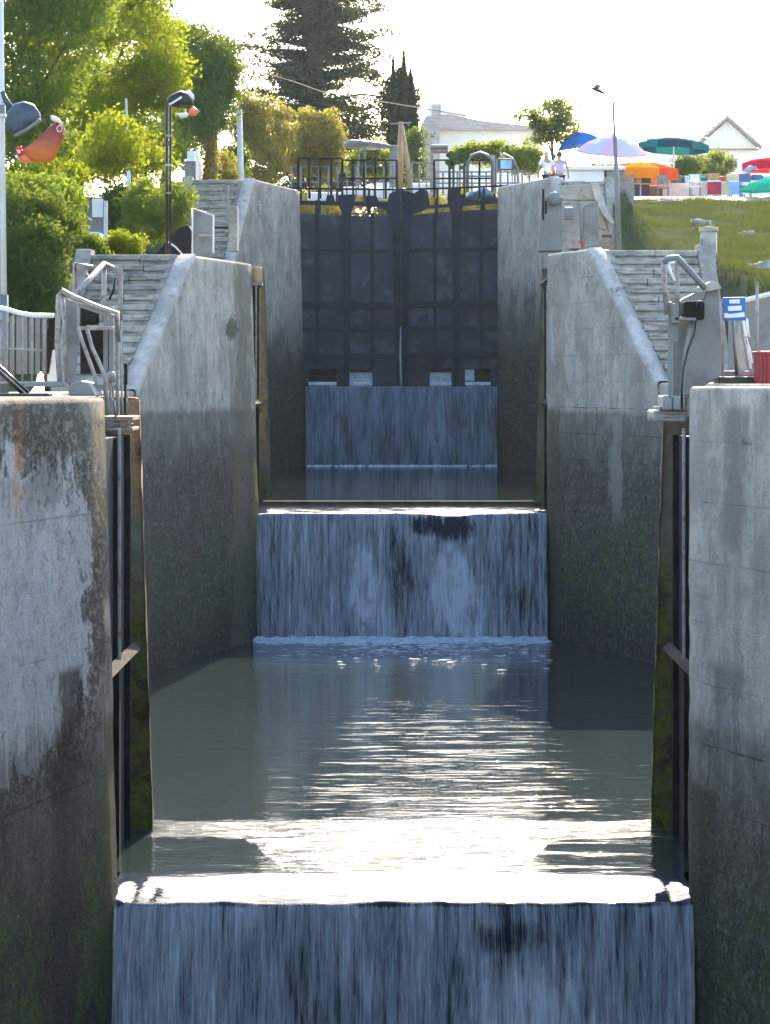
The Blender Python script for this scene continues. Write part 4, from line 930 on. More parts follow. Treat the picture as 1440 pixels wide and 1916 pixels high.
# parked boat / white car shapes on the right behind the gate
t = thing('parked_car', 'blue and white car behind the right end of the gate top', 'car', tuple(P(895, 372, 103)))
loft([(870, 374), (872, 362), (886, 358), (894, 350), (915, 350), (924, 360), (930, 366), (930, 376)], 103, .8).build('body', simple('car_blue', (.08, .2, .35), .3, .3, .1, 2), t, True)
loft([(890, 358), (896, 352), (913, 352), (918, 359)], 102.4, .1).build('window', M['white'], t, True)
for x in (882, 918): MB().lathe([(0, -.1), (.26, -.1), (.3, 0), (.26, .1), (0, .1)], P(x, 374, 102.3), 16, 1, 0).build('wheel', M['black'], t, True)

# ------------------------------------------------------------------ buildings
M['render'] = simple('sunny_cream_render', (.88, .85, .8), .9, 0, .05, 1); M['rooft'] = simple('pale_pink_tiles', (.5, .38, .34), .8, 0, .12, 2, bump=.4)
t_ = NT('roof_tiles'); p_ = t_.pos(); x_, y_, z_ = t_.xyz(p_); w_ = t_.mth('SINE', t_.mth('MULTIPLY', z_, 34)); n_ = t_.noise(p_, 2, 5)
M['rooft'] = t_.end(t_.bsdf(t_.mix(t_.rng(n_, .3, .7), (.52, .44, .42), (.44, .37, .355)), .85, t_.bump(w_, .5, .05)))
t = thing('house', 'white gabled house with a pale tiled roof behind the market umbrellas', 'house', tuple(P(1360, 345, 150)))
A, B_, Cc = P(1297, 277, 150), P(1424, 279, 150), P(1360, 222, 150); D, E, Fq = P(1208, 262, 160), P(1335, 262, 160), P(1246, 229, 160)
fl = [P(1303, 400, 150), P(1418, 400, 150), P(1330, 390, 160), P(1215, 390, 160)]
wl = [P(1303, 277, 150), P(1418, 279, 150), P(1330, 262, 160), P(1215, 264, 160)]
m = MB(); m.add(fl+wl+[Cc+Vector((0, .1, -.12)), Fq+Vector((0, 0, -.12))], [(0, 1, 5, 4), (1, 2, 6, 5), (2, 3, 7, 6), (3, 0, 4, 7), (4, 5, 8), (6, 7, 9)]); m.build('wall', M['render'], t)
m = MB(); up = Vector((0, 0, .14))
for q in ((A, Cc, Fq, D), (Cc, B_, E, Fq)):
    q = [p+Vector((0, -.35 if k in (0, 1) and q[0] == A or (k in (0, 1) and q[0] == Cc) else .2, 0)) for k, p in enumerate(q)]
    m.add(q+[p+up for p in q], [(3, 2, 1, 0), (4, 5, 6, 7), (0, 1, 5, 4), (1, 2, 6, 5), (2, 3, 7, 6), (3, 0, 4, 7)])
m.build('roof', M['rooft'], t)
MB().tube([P(1368, 230, 149.5), P(1390, 250, 149.5), P(1424, 279, 149.5)], [.03, .04, .08], 6).build('verge_board', M['rusty'], t); MB().tube([P(1305, 280, 149.6), P(1420, 280, 149.6)], .06, 6).build('string_course', M['wood'], t)
wf = MB().rect((1368, 300), (1380, 316), 149.9, .15).build('window', M['whitep'], t); MB().rect((1370, 302), (1378, 314), 149.85, .08).build('pane', M['bluegrey'], wf)
MB().rect((1352, 309), (1360, 320), 149.9, .12).build('shutter', M['rusty'], t)
t = thing('long_building', 'long low cream building with a grey shed end, right of the cypresses', 'building', tuple(P(880, 350, 170)))
MB().rect((822, 240), (1010, 400), 170, 10).build('wall', M['render'], t)
m = MB(); m.prism([(786, 236), (796, 218), (840, 214), (900, 226), (1014, 238), (1014, 244), (822, 243), (822, 238)], 169.4, 11); m.build('roof', M['rooft'], t)
MB().rect((790, 237), (822, 400), 168.5, 6).build('shed', simple('shed_boards', (.4, .36, .34), .8), t)
up_ = MB().rect((799, 194), (850, 222), 174, 5).build('upper_storey', M['render'], t); w1 = MB().rect((808, 196), (824, 215), 173.9, .15).build('window', M['rooft'], up_)
MB().rect((840, 206), (872, 224), 174.5, 4).build('roof_terrace', M['render'], t)

# ------------------------------------------------------------------ plants
def leaves(m, c, r, n, ls, flat=1.0, up=0.0):
    for _ in range(n):
        while True:
            q = Vector((R.uniform(-1, 1), R.uniform(-1, 1), R.uniform(-1, 1)))
            if q.length < 1: break
        p = Vector((c[0]+q.x*r[0], c[1]+q.y*r[1], c[2]+q.z*r[2]))
        a = Vector((R.gauss(0, 1), R.gauss(0, 1), R.gauss(0, flat)+up)).normalized()
        b = a.cross(Vector((R.gauss(0, 1), R.gauss(0, 1), R.gauss(0, 1)))).normalized()
        l = ls*R.choice((.55, .8, 1, 1.15, 1.5)); w_ = l*R.uniform(.32, .5)
        m.v += [tuple(p-a*l*.5), tuple(p+b*w_*.5), tuple(p+a*l*.5), tuple(p-b*w_*.5)]
        k = len(m.v)-4; m.f.append((k, k+1, k+2, k+3))
def crown_pts(blobs, n):
    out = []; wt = [b[2]*b[3] for b in blobs]
    for _ in range(n):
        b = R.choices(blobs, wt)[0]; px, py, rx, rz, Y = b[:5]
        c = P(px, py, Y); q = Vector((R.gauss(0, 1), R.gauss(0, 1), R.gauss(0, 1))).normalized()*R.uniform(.35, 1.0)**.5
        s_ = Y/F; ry = min(rx, rz)*s_
        h = 1+.28*noise.noise(q*2.0+c)
        out.append(c+Vector((q.x*rx*s_*h, q.y*ry*h, q.z*rz*s_*h)))
    return out
def tree(label, cat, base, Y, tr, blobs, nc, nl, ls, mat, cr=.5, name='tree', bark='bark', trunk=True, group=None, mid=None):
    b = P(base[0], base[1], Y); b.z = min(b.z, terr(b.x, Y)+.1) if Y < 200 else b.z
    t = thing(name, label, cat, tuple(b), group)
    cs = crown_pts(blobs, nc)
    m = MB()
    for c in cs:
        s_ = R.uniform(.6, 1.3)*cr; leaves(m, c, (s_, s_, s_*.7), int(nl*R.uniform(.6, 1.3)), ls)
    m.build('crown', M[mat], t)
    if trunk:
        top = P(blobs[0][0], blobs[0][1], blobs[0][4]); mm = P(mid[0], mid[1], Y) if mid else b.lerp(top, .5)+Vector((R.uniform(-.2, .2), 0, 0))
        m = MB(); m.tube([b-Vector((0, 0, .3)), b.lerp(mm, .5)+Vector((R.uniform(-.06, .06), 0, 0)), mm, top], [tr*1.25, tr, tr*.8, tr*.3], 9)
        for c in R.sample(cs, min(len(cs), 14)):
            s0 = mm.lerp(top, R.uniform(-.2, .8))
            if (s0-c).length > 2.6: continue
            m.tube([s0, s0.lerp(c, .5)+Vector((0, 0, .15)), c], [tr*.4, tr*.25, tr*.08], 6)
        m.build('trunk', M[bark], t, True)
    return t
gT = 'trees behind the left quay'
tree('tall leafy green tree filling the upper left corner', 'tree', (102, 440), 70, .13, [(60, 90, 105, 150, 70), (30, 230, 60, 60, 69), (120, -20, 110, 80, 71), (90, 270, 90, 40, 70)], 400, 76, .13, 'leaf', .55, group=gT, mid=(98, 300))
tree('broad yellow-green sunlit tree, second from the left against the sky', 'tree', (126, 440), 82, .14, [(230, 95, 110, 130, 82), (180, 210, 80, 80, 80), (290, 150, 60, 60, 81), (250, 290, 60, 40, 82), (170, 300, 60, 40, 82)], 400, 76, .14, 'leafy', .55, group=gT, mid=(124, 300))
tree('darker green tree behind the two sunlit ones on the left', 'tree', (146, 440), 95, .14, [(170, 60, 150, 170, 96), (240, 250, 90, 90, 93), (110, 230, 120, 90, 94), (290, 290, 70, 50, 95)], 380, 90, .17, 'leaf', .7, group=gT, mid=(146, 310))
tree('dull green pointed tree just right of the black lamp post', 'tree', (300, 350), 104, .16, [(340, 150, 50, 100, 104), (318, 90, 36, 60, 104), (330, 250, 45, 60, 103)], 200, 90, .16, 'leaf', .6, group=gT)
tree('dark green tree with a golden ivy-wrapped trunk left of the cedar', 'tree', (388, 355), 98, .26, [(395, 175, 42, 75, 98), (415, 140, 26, 46, 98), (370, 220, 40, 50, 97), (405, 110, 40, 45, 99), (372, 90, 36, 40, 100)], 210, 90, .14, 'leafd', .5, group=gT, bark='ivybark')
ivy = thing('ivy', 'golden backlit ivy clothing the trunk beside the small cabin', 'ivy', tuple(P(390, 355, 97.6)))
m = MB()
for k in range(60): u = R.random(); leaves(m, P(376+28*u*.9+R.gauss(0, 6), 235+115*R.random(), 97.5), (.22, .2, .3), 40, .10)
m.build('leaves', M['leafg'], ivy)
tree('olive-green rounded tree low behind the rooster figure', 'tree', (60, 470), 62, .09, [(60, 350, 60, 42, 62), (110, 330, 50, 30, 62.5), (210, 270, 55, 55, 66)], 150, 85, .11, 'leafy', .42, group=gT)
gS = 'shrubs on the left bank'
def shrub(label, blobs, Y, nc, nl, ls, mat, cr, cat='shrub', gap=None, nm='shrub'):
    b = P(blobs[0][0], blobs[0][1]+blobs[0][3], Y); t = thing(nm, label, cat, tuple(b), gap)
    m = MB()
    for c in crown_pts(blobs, nc): s_ = R.uniform(.6, 1.2)*cr; leaves(m, c, (s_, s_, s_*.75), int(nl*R.uniform(.6, 1.3)), ls)
    m.build('foliage', M[mat], t)
    m = MB()
    for k in range(4): m.tube([b-Vector((R.uniform(-.2, .2), 0, .4)), P(blobs[0][0]+R.uniform(-15, 15), blobs[0][1], Y)], [.04, .015], 5)
    m.build('stems', M['bark'], t)
    return t
shrub('large dark hedge bush behind the far left railing', [(60, 500, 66, 95, 54), (20, 430, 60, 90, 55), (95, 430, 45, 60, 55)], 54, 300, 95, .09, 'leafd', .33, gap=gS)
shrub('mid green bush between the rooster figure and the tree trunks', [(95, 390, 60, 60, 60), (40, 380, 50, 50, 60)], 60, 170, 85, .10, 'leaf', .35, gap=gS)
shrub('round yellow-green shrub above the left stair top', [(226, 462, 40, 28, 61), (200, 470, 40, 20, 61)], 61, 90, 110, .06, 'leafy', .18, gap=gS)
shrub('soft green bush behind the black lamp post', [(320, 390, 52, 46, 72), (275, 410, 45, 50, 73), (270, 380, 40, 40, 73)], 72, 220, 95, .08, 'leaf', .28, gap=gS)
shrub('low green shrub left of the round yellow-green one', [(150, 460, 36, 26, 60), (170, 480, 40, 20, 60)], 60, 80, 90, .07, 'leaf', .2, gap=gS)
shrub('dark bush in front of the board fence on the left', [(225, 400, 40, 50, 80)], 80, 90, 90, .11, 'leafd', .35, gap=gS)
shrub('small golden bush at the foot of the ivy trunk', [(415, 330, 26, 40, 101), (408, 350, 16, 20, 101)], 101, 60, 90, .12, 'leafg', .4)
shrub('blue-green bush by the short white pole', [(435, 310, 26, 36, 108)], 108, 60, 80, .13, 'leafd', .4)
tree('golden backlit tree left of the cedar foot', 'tree', (500, 350), 118, .12, [(500, 245, 48, 60, 118), (465, 225, 30, 60, 118), (495, 310, 40, 40, 117)], 190, 90, .14, 'leafg', .45, group='golden trees under the cedar')
tree('second golden tree standing under the right side of the cedar', 'tree', (595, 350), 120, .12, [(598, 250, 48, 45, 120), (575, 290, 50, 40, 120), (615, 300, 30, 30, 120)], 190, 90, .14, 'leafg', .45, group='golden trees under the cedar')
shrub('bright yellow bush glowing beneath the dark shelter roof', [(700, 300, 38, 30, 125), (660, 310, 20, 20, 125)], 125, 80, 80, .15, 'leafy', .4)
tree('sparse pale-leaved tree standing alone left of the umbrellas', 'tree', (1036, 330), 118, .08, [(1030, 215, 42, 32, 118), (1055, 240, 26, 40, 118), (985, 212, 24, 10, 118), (1010, 250, 26, 22, 118)], 75, 60, .16, 'leafp', .36)
shrub('green hedge along the foot of the long building', [(930, 290, 60, 22, 125), (985, 300, 40, 22, 125), (880, 288, 40, 16, 125)], 125, 130, 80, .15, 'leafy', .38)
shrub('bushy green shrub in front of the white house', [(1320, 318, 24, 22, 130), (1345, 310, 22, 26, 131)], 130, 80, 80, .14, 'leafp', .35)
shrub('dull dark bush under the green umbrella', [(1285, 310, 26, 20, 126), (1130, 318, 30, 12, 120)], 126, 60, 80, .14, 'leafd', .35)

# CEDAR drooping plates of needles on horizontal boughs
ct = thing('cedar_tree', 'huge dark cedar with layered boughs rising past the top of the photo', 'tree', (P(592, 360, 150).x, 150, 6.0))
bx = ct.location.x; m = MB(); tk = MB(); tk.tube([(bx, 150, 5.5), (bx+.1, 150, 12), (bx-.1, 150, 20), (bx, 150, 26)], [.45, .38, .22, .05], 10)
z = 8.3
while z < 25.5:
    u = (z-8.3)/17.5; L = 4.1*(1-u)**.6+.4
    for k in range(10 if u < .7 else 7):
        a = R.uniform(0, 2*math.pi); l = L*R.choice((.55, .8, .95, 1.05, 1.2))*R.uniform(.9, 1.08)*(1.08 if math.cos(a) > 0 else .92); ex = bx+math.cos(a)*l; ey = 150+math.sin(a)*l
        z0 = z+R.uniform(-.45, .45); ze = z0+l*R.uniform(-.12, .22)
        tk.tube([(bx, 150, z0-.2), (bx+math.cos(a)*l*.5, 150+math.sin(a)*l*.5, z0+.1), (ex, ey, ze)], [.09, .06, .02], 5)
        for q in range(8):
            v = .2+.82*q/7; wd = .42*(1.2-v)*l*.5+.16
            cpos = (bx+math.cos(a)*l*v+R.gauss(0, .15), 150+math.sin(a)*l*v, z0+(ze-z0)*v+R.gauss(0, .08))
            leaves(m, cpos, (wd+.25, wd+.25, .2+.12*R.random()), int(52*R.uniform(.5, 1.3)), .2, .6)
    z += .55
m.build('foliage', M['needle'], ct); tk.build('trunk', M['bark'], ct, True)
# cypresses
for px, top, w_, by, lab, Y in ((735, 107, 9, 330, 'leftmost thin spire of the dark cypress group', 139), (755, 98, 13, 330, 'middle and tallest pointed cypress of the group', 140), (768, 130, 17, 330, 'blunt broad cypress on the right of the group', 141), (748, 132, 29, 300, 'wide dark cypress body beneath the two spires', 142)):
    b = P(px, 345, Y); t = thing('cypress_tree', lab, 'tree', (b.x, Y, 6.2), 'cypresses beside the cedar'); m = MB()
    H0 = P(px, top, Y).z; 
    nlay = 46
    for k in range(nlay):
        u = k/nlay; zz = 6.8+(H0-6.8)*u
        wr = w_*Y/F*1.5*(min(1, (1-u)*7)**.6 if w_ > 20 else min(1, (1-u)*2.2)**.9)*(.85+.15*math.sin(u*9))
        leaves(m, (b.x, Y, zz), (wr, wr, .32), int(40+260*wr), .2, 1, 1.6)
    cw = w_*Y/F; m.lathe([(cw*.8, 6.9), (cw*.95, 6.9+(H0-6.9)*.35), (cw*.8, 6.9+(H0-6.9)*.7), (cw*.3, H0-.9)], (b.x, Y, 0), 12)
    m.build('foliage', M['cyp'], t); MB().tube([(b.x, Y, 6.0), (b.x, Y, H0-.8)], [.14, .03], 7).build('trunk', M['bark'], t, True)
m = MB(); tb = thing('bush', 'low dark bush tucked at the foot of the cypresses', 'bush', tuple(P(775, 345, 132)))
for k in range(50): leaves(m, P(775+R.gauss(0, 9), 270+R.uniform(-20, 70), 132), (.4, .4, .5), 60, .15)
m.build('foliage', M['leafd'], tb)

# ------------------------------------------------------------------ market: umbrellas, tables, boxes
def fabric(name, cols, n):   # radial panels: geometry carries the panel split, one material per canopy with alternating islands by angle
    t = NT(name); x, y, z = t.xyz(t.obj()); a = t.mth('ARCTAN2', y, x); k = t.mth('FRACT', t.mth('MULTIPLY', t.mth('ADD', a, 3.2), n/(2*math.pi)))
    c = t.mix(t.mth('GREATER_THAN', k, .5), cols[0], cols[1])
    d = t.n('ShaderNodeBsdfDiffuse'); t.put(d.inputs[0], c); l = t.n('ShaderNodeBsdfTranslucent'); t.put(l.inputs[0], c)
    g = t.n('ShaderNodeMixShader'); t.put(g.inputs[0], .22); t.put(g.inputs[1], d.outputs[0]); t.put(g.inputs[2], l.outputs[0]); return t.end(g.outputs[0])
def umbrella(label, px, py, rpx, Y, cols, tilt, pitch, rise, val, floor, panels=4, fringe=False):
    c = P(px, py, Y); t = thing('market_umbrella', label, 'umbrella', (c.x, Y, floor), 'market umbrellas on the plaza')
    from mathutils import Euler
    mt = Euler((pitch, tilt, 0)).to_matrix(); r = rpx*Y/F; m = MB(); n = 16
    rings = [(r*1.0, -val), (r*1.01, 0), (r*.7, rise*.52), (r*.35, rise*.85), (.03, rise)]; vs = []
    for q, (rr, z_) in enumerate(rings):
        for k in range(n):
            a = 2*math.pi*k/n; sag = 1-(.05 if k % 2 else 0)*(1 if q < 3 else 0)
            vs.append(mt @ Vector((rr*math.cos(a)*sag, rr*math.sin(a)*sag, z_+(.03*R.random() if q == 0 else 0))))
    fs = [(q*n+k, q*n+(k+1) % n, (q+1)*n+(k+1) % n, (q+1)*n+k) for q in range(len(rings)-1) for k in range(n)]
    fs.append(tuple((len(rings)-1)*n+k for k in range(n)))
    me = bpy.data.meshes.new('canopy'); me.from_pydata([tuple(v) for v in vs], [], fs); me.materials.append(fabric('canopy_fabric', cols, panels))
    o = bpy.data.objects.new('canopy', me); C.objects.link(o); o.parent = t; o.location = (0, 0, c.z-floor)
    top = c+mt @ Vector((0, 0, rise+.08))
    MB().tube([(c.x, Y, floor), c, top], .03, 7).build('pole', M['white'], t, True)
    MB().lathe([(.25, 0), (.25, .05), (.06, .08), (.05, .3)], (c.x, Y, floor), 12).build('base', M['greyp'], t)
    for k in range(0, n, 2):
        a = 2*math.pi*k/n; MB().tube([c+mt @ Vector((0, 0, rise*.55)), c+mt @ Vector((r*.95*math.cos(a), r*.95*math.sin(a), -.02))], .012, 4).build('rib', M['greyp'], t)
FL = 6.75
umbrella('plain bright blue umbrella, leftmost of the market', 1084, 272, 42, 118, ((.02, .16, .5), (.015, .12, .42)), rad(-13), 0, .55, .04, FL)
umbrella('faded lilac and pink umbrella beside the grey lamp post', 1144, 284, 66, 113, ((.62, .45, .62), (.5, .55, .68)), rad(3), rad(10), .62, .10, FL, 5)
umbrella('wide teal and navy umbrella in front of the white house', 1260, 270, 66, 116, ((.012, .15, .16), (.01, .05, .1)), rad(3), rad(-2), .22, .28, FL, 3)
umbrella('red and orange umbrella with a yellow hem, lowest of the left group', 1198, 316, 70, 110, ((.8, .1, .03), (.9, .28, .02)), rad(1), rad(2), .26, .40, FL-.2, 3)
umbrella('red umbrella with a dark underside at the right border', 1440, 306, 52, 112, ((.55, .02, .05), (.45, .02, .04)), rad(0), rad(-2), .22, .3, FL, 3)
umbrella('low green umbrella at the right border', 1446, 352, 62, 107, ((.02, .36, .2), (.03, .42, .26)), rad(-3), rad(6), .4, .12, FL-.25, 4)
def table(label, px, Y, w_, col):
    b = P(px, 377, Y); z0 = FL-.05; t = thing('market_table', label, 'table', (b.x, Y, z0), 'market tables')
    MB().box((b.x, Y, z0+.74), (w_, .7, .05)).build('tabletop', M['white'], t); MB().box((b.x, Y-.33, z0+.5), (w_*1.01, .03, .5)).build('tablecloth', simple('table_cloth', col, .9, 0, .12, 2), t)
    for sx in (-1, 1):
        for sy in (-.28, .28): MB().tube([(b.x+sx*w_*.45, Y+sy, z0), (b.x+sx*w_*.45, Y+sy, z0+.72)], .02, 6).build('leg', M['greyp'], t)
for lab, px, Y, w_, col in (('table with a white cloth below the small green shrub', 1278, 111, 1.6, (.78, .76, .72)), ('table with a pale striped cloth left of the red-clothed one', 1316, 110, .9, (.75, .6, .6)), ('table with a dark red cloth in the market row', 1334, 109.5, .5, (.4, .03, .07)),
                            ('table with a cream cloth right of the red one', 1353, 110, .6, (.8, .72, .55)), ('table with a light blue cloth near the green umbrella', 1374, 109.6, .5, (.3, .5, .8)), ('big white-clothed table under the low green umbrella', 1420, 109.5, 1.3, (.8, .82, .88)),
                            ('table with a dark blue cloth under the orange umbrella', 1196, 111, .7, (.05, .1, .18)), ('brown table behind the grey lamp post', 1226, 112, 1.0, (.2, .15, .12)), ('pale table half hidden beside the grey lamp post', 1164, 110, .8, (.6, .45, .35))):
    table(lab, px, Y, w_, col)
# goods on the tables: small things a few pixels large
cols = [(.05, .12, .3), (.5, .1, .08), (.75, .74, .7), (.12, .12, .12), (.4, .25, .12), (.3, .5, .6), (.6, .5, .3), (.02, .25, .2)]
cm = [simple('goods_paint', c, .6, 0, .2, 8) for c in cols]
desc = ['navy', 'brick red', 'white', 'black', 'brown', 'pale blue', 'sand coloured', 'bottle green']
spots = [(1160, 110), (1180, 110.4), (1190, 111), (1206, 111), (1216, 112), (1232, 112), (1246, 111), (1262, 111), (1276, 111.2), (1290, 111), (1305, 110), (1322, 110), (1334, 109.5), (1350, 110), (1372, 109.6), (1402, 109.5), (1416, 109.4), (1430, 109.6)]
where = ['beside the grey lamp post', 'right of the grey lamp post', 'under the left of the orange umbrella', 'under the middle of the orange umbrella', 'under the pole of the orange umbrella', 'on the brown table', 'at the right end of the orange umbrella', 'on the left end of the white cloth', 'on the middle of the white cloth', 'on the right end of the white cloth',
         'left of the blue tarpaulin', 'before the blue tarpaulin', 'on the dark red cloth', 'on the cream cloth', 'on the light blue cloth', 'left on the big white cloth', 'middle of the big white cloth', 'right on the big white cloth']
for k, ((px, Y), wh) in enumerate(zip(spots, where)):
    b = P(px, 377, Y); z0 = FL-.05+.765; h = .16+.16*R.random(); i = (k*5) % 8; wdt = .18+.14*R.random()
    m = MB(); m.prism([(px-wdt*24, 0), (px+wdt*24, 0), (px+wdt*21, -1), (px-wdt*21, -1)], Y, .3) if False else m.box((b.x, Y, z0+h/2), (wdt*2, .3, h), R.uniform(-.2, .2)); m.box((b.x, Y, z0+h+.012), (wdt*2.1, .32, .03))
    tag(m.build('goods_box', cm[i], None, bevel=.01), '%s box of goods standing %s' % (desc[i], wh), 'box', 'boxes of goods on the market tables')
for k, (px, Y, c, lab) in enumerate(((1176, 108, (.35, .2, .12), 'brown folding chair left of the orange umbrella pole'), (1240, 108.5, (.25, .22, .2), 'dark folding chair at the right of the orange umbrella'), (1300, 108, (.7, .7, .72), 'white chair before the white-clothed table'), (1394, 107.8, (.1, .12, .3), 'navy chair left of the low green umbrella'))):
    b = P(px, 377, Y); z0 = FL-.05; mt = simple('chair_paint', c, .6); t = thing('folding_chair', lab, 'chair', (b.x, Y, z0), 'chairs at the market')
    MB().box((b.x, Y, z0+.45), (.42, .42, .04)).build('seat', mt, t); MB().box((b.x, Y+.2, z0+.78), (.42, .03, .3), 0, -.15).build('backrest', mt, t)
    for sx in (-.19, .19):
        for sy in (-.19, .19): MB().tube([(b.x+sx, Y+sy, z0), (b.x+sx, Y+sy, z0+(.9 if sy > 0 else .45))], .016, 6).build('leg', M['greyp'], t)
t = thing('tarpaulin', 'crumpled blue tarpaulin over a stall in the market row', 'tarpaulin', tuple(P(1335, 350, 113)))
loft([(1302, 352), (1308, 338), (1326, 331), (1350, 330), (1356, 340), (1346, 350), (1330, 346), (1316, 350)], 113, .6).build('cover', simple('tarp_blue', (.03, .16, .42), .5, 0, .2, 5, bump=.6), t, True)
t = thing('blue_cloth', 'light blue cloth flapping under the red umbrella', 'cloth', tuple(P(1405, 330, 111)))
loft([(1390, 318), (1402, 310), (1414, 312), (1420, 318), (1408, 317), (1396, 324)], 111, .12).build('fabric', simple('cloth_blue', (.12, .4, .7), .7), t, True)
t = thing('wooden_crate', 'small orange wooden crate hanging left of the red umbrella', 'crate', tuple(P(1397, 335, 111.5)))
MB().rect((1392, 324), (1403, 334), 111.5, .2).build('box', M['wood'], t, bevel=.01)

# stones on the bank
for k, (px, py, w_, Y, lab) in enumerate(((1312, 404, 22, 92, 'pointed pale rock half-way up the grass bank'), (1250, 371, 30, 103, 'long flat stone at the top of the grass bank'), (1428, 452, 24, 76, 'pale slab lying in the grass at the right border'), (1395, 414, 14, 88, 'small stone in the grass right of the pointed rock'), (1284, 371, 5, 102.5, 'tiny dark stone at the kerb of the plaza'))):
    c = P(px, py, Y); c.z = terr(c.x, Y)+.03; s_ = w_*Y/F
    m = MB(); m.blob(c, (s_, s_*.7, s_*(.45 if k != 1 else .16)), .9, 14, 9, 2.1); tag(m.build('rock', M['stone'], None, True), lab, 'rock', 'rocks on the grass bank')

# grass blades and weeds on the banks
def grass(n, x0, x1, y0, y1, h0, h1, mat, seed):
    m = MB(); rr = random.Random(seed)
    for _ in range(n):
        x = rr.uniform(x0, x1); y = rr.uniform(y0, y1)
        dn = noise.noise(Vector((x*.55, y*.3, seed)))
        if dn < -.12 and rr.random() < .65: continue
        z = terr(x, y)-.01; h = rr.uniform(h0, h1)*(1+.8*dn)
        for q in range(3):
            a = rr.uniform(0, 6.28); w = .012; dx = rr.gauss(0, .35)*h; dy = rr.gauss(0, .35)*h
            k = len(m.v); m.v += [(x-w*math.cos(a), y-w*math.sin(a), z), (x+w*math.cos(a), y+w*math.sin(a), z), (x+dx, y+dy, z+h)]; m.f.append((k, k+1, k+2))
            x += rr.gauss(0, .05); y += rr.gauss(0, .05)
    return m
stuff(grass(30000, 6.35, 17, 52, 104.5, .08, .24, 'leaf', 3).build('grass', leafmat('grass_blades', (.045, .075, .03), (.085, .105, .05), .2)), 'green and straw coloured grass on the right bank', 'grass')
stuff(grass(16000, -15, -6.8, 47, 95, .08, .3, 'leaf', 8).build('grass', leafmat('grass_blades_shade', (.03, .07, .015), (.07, .11, .02), .35)), 'lush green grass on the left bank', 'grass')

# ------------------------------------------------------------------ people by the parapet
def person(label, px, Y, floor, h, shirt, trousers, hair, turn, lean, arms):
    b = P(px, 0, Y); t = thing('person', label, 'person', (b.x, Y, floor)); k = h/1.75
    ca, sa = math.cos(turn), math.sin(turn)
    def W(x, y, z): y += lean*max(0, z-.9); return (b.x+k*(x*ca-y*sa), Y+k*(x*sa+y*ca), floor+k*z)
    def skin(name, vs, es, rs, mat, par, root=0):
        me = bpy.data.meshes.new(name); me.from_pydata([tuple(Vector(W(*v))-Vector(t.location)) for v in vs], es, []); me.materials.append(mat)
        o = bpy.data.objects.new(name, me); C.objects.link(o); o.parent = par
        md = o.modifiers.new('skin', 'SKIN'); 
        for i, r in enumerate(rs): me.skin_vertices[0].data[i].radius = (r*k, r*k) if not isinstance(r, tuple) else (r[0]*k, r[1]*k)
        me.skin_vertices[0].data[root].use_root = True
        sb = o.modifiers.new('sub', 'SUBSURF'); sb.levels = sb.render_levels = 2
        return o
    sk = simple('skin', (.45, .26, .18), .55, 0, .08, 8)
    V = [(0, 0, .95), (0, 0, 1.15), (0, 0, 1.38), (0, 0, 1.5), (0, .01, 1.62), (0, .01, 1.7)]; E_ = [(0, 1), (1, 2), (2, 3), (3, 4), (4, 5)]; Rr = [.13, .12, .13, .055, .09, .06]
    for s_, (ex, ez, hx, hz, hy) in zip((-1, 1), arms):
        i = len(V); V += [(s_*.19, 0, 1.42), (s_*ex, hy*.4, ez), (s_*hx, hy, hz), (s_*hx*1.02, hy*1.2, hz-.07)]; E_ += [(2, i), (i, i+1), (i+1, i+2), (i+2, i+3)]; Rr += [.055, .042, .03, .035]
        for f in range(5):
            j = len(V); V += [(s_*(hx+.012*(f-2)), hy*1.2+.01*(f-2), hz-.13), (s_*(hx+.014*(f-2)), hy*1.2+.015, hz-.165+.01*abs(f-2))]; E_ += [(i+3, j), (j, j+1)]; Rr += [.009, .008]
        i = len(V); V += [(s_*.095, 0, .88), (s_*.11, .02, .48), (s_*.12, 0, .08), (s_*.13, .13, .03)]; E_ += [(0, i), (i, i+1), (i+1, i+2), (i+2, i+3)]; Rr += [.085, .06, .04, .035]
    body = skin('body', V, E_, Rr, sk, t)
    V2 = [(0, 0, .93), (0, 0, 1.15), (0, 0, 1.39)]; E2 = [(0, 1), (1, 2)]; R2 = [.16, .145, .155]
    for s_, (ex, ez, hx, hz, hy) in zip((-1, 1), arms): i = len(V2); V2 += [(s_*.2, 0, 1.42), (s_*(ex*.9+.02), hy*.3, ez+.06)]; E2 += [(2, i), (i, i+1)]; R2 += [.07, .062]
    skin('shirt', V2, E2, R2, shirt, t)
    V3 = [(0, 0, .93)]; E3 = []; R3 = [.15]
    for s_ in (-1, 1): i = len(V3); V3 += [(s_*.098, 0, .84), (s_*.11, .02, .48), (s_*.12, 0, .1)]; E3 += [(0, i), (i, i+1), (i+1, i+2)]; R3 += [.105, .078, .06]
    skin('trousers', V3, E3, R3, trousers, t)
    m = MB(); m.blob(W(0, -.02, 1.68), (.1*k, .11*k, .1*k), .25, 14, 10, 3); m.build('hair', hair, t, True)
dk = simple('dark_trousers', (.03, .03, .05), .8); hr = simple('brown_hair', (.06, .035, .02), .7)
person('person in a white shirt leaning by the end of the parapet', 1024, 96, 5.9, 1.6, simple('white_shirt', (.85, .85, .87), .9), dk, simple('grey_hair', (.6, .58, .55), .7), rad(20), .15, ((.3, 1.2, .3, .98, .12), (.3, 1.2, .26, 1.0, .18)))
person('person in a lilac shirt and dark trousers beside the white-shirted one', 1046, 96.5, 5.9, 1.62, simple('lilac_shirt', (.45, .42, .75), .9), dk, hr, rad(-15), 0, ((.28, 1.18, .26, .95, .08), (.29, 1.2, .3, .98, .1)))

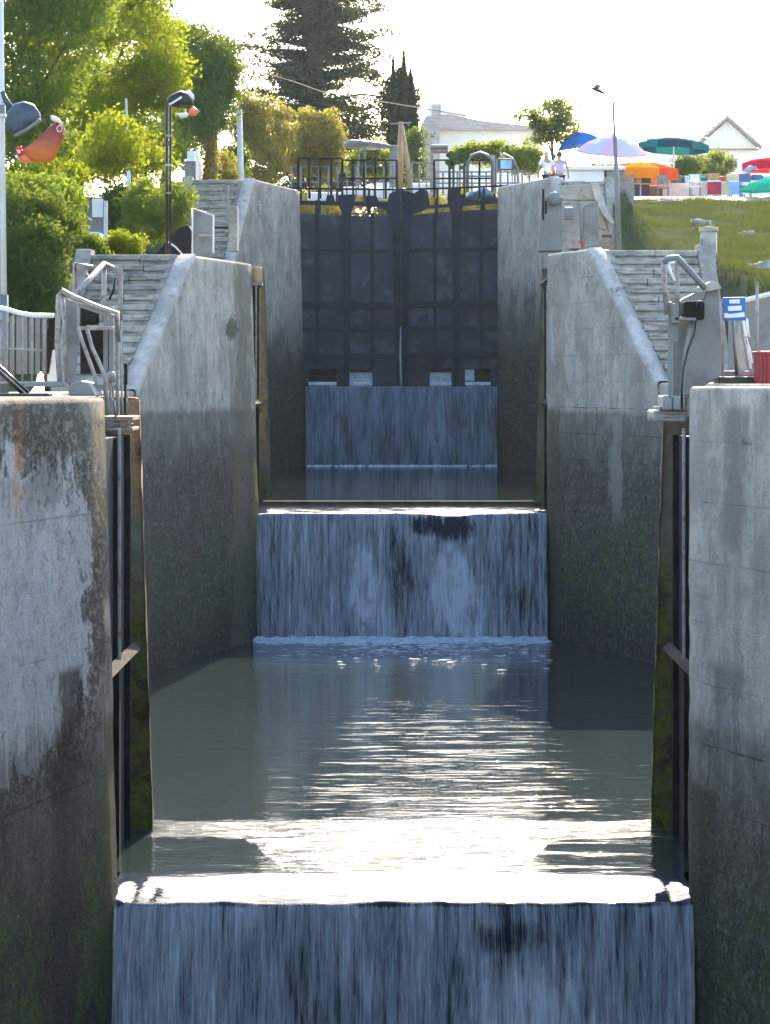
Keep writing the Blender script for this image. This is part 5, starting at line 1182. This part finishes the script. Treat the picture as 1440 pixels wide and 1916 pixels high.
shrub('low golden hedge seen through the openings at the top of the black gate', [(600, 385, 60, 30, 128), (700, 385, 60, 30, 128), (800, 388, 60, 30, 128), (890, 385, 60, 30, 128)], 128, 170, 80, .16, 'leafg', .45, cat='hedge', nm='hedge')

# ------------------------------------------------------------------ light, sky, camera
SUN_EL, SUN_AZ = rad(30), rad(6)      # azimuth measured from straight ahead (+Y) towards the right (+X)
d = Vector((math.sin(SUN_AZ)*math.cos(SUN_EL), math.cos(SUN_AZ)*math.cos(SUN_EL), math.sin(SUN_EL)))
sun = bpy.data.lights.new('sun', 'SUN'); sun.energy = 4.0; sun.angle = rad(.5); sun.color = (1, .88, .7)
so = bpy.data.objects.new('sun', sun); C.objects.link(so); so.rotation_euler = d.to_track_quat('Z', 'Y').to_euler()
w = bpy.data.worlds.new('World'); bpy.context.scene.world = w; w.use_nodes = True
nt = w.node_tree; bg = nt.nodes['Background']; sky = nt.nodes.new('ShaderNodeTexSky'); sky.sky_type = 'NISHITA'; sky.sun_disc = False
sky.sun_elevation = SUN_EL; sky.sun_rotation = SUN_AZ; sky.air_density = 1.0; sky.dust_density = 1.2; sky.ozone_density = .4
nt.links.new(sky.outputs[0], bg.inputs[0]); bg.inputs[1].default_value = .14
hm = NT('haze_air'); v = hm.n('ShaderNodeVolumePrincipled'); v.inputs['Density'].default_value = HAZE; v.inputs['Color'].default_value = (.74, .88, 1, 1); v.inputs['Anisotropy'].default_value = .75
hm.t.links.new(v.outputs[0], hm.out.inputs['Volume'])
if HAZE: stuff(MB().box((0, 440, 10.5), (1900, 1060, 43)).build('haze', hm.m), 'faint bright haze in the air', 'haze')
cam = bpy.data.cameras.new('camera'); co = bpy.data.objects.new('camera', cam); C.objects.link(co)
co.rotation_euler = (rad(90), 0, 0); cam.sensor_fit = 'HORIZONTAL'; cam.sensor_width = 36; cam.lens = 36*F/1440
cam.shift_x = (720-CX)/1440; cam.shift_y = (HY-958)/1440; cam.clip_start = .5; cam.clip_end = 6000
sc = bpy.context.scene; sc.camera = co
sc.view_settings.view_transform = 'Standard'; sc.view_settings.look = 'None'; sc.view_settings.exposure = EXPO; sc.view_settings.gamma = 1
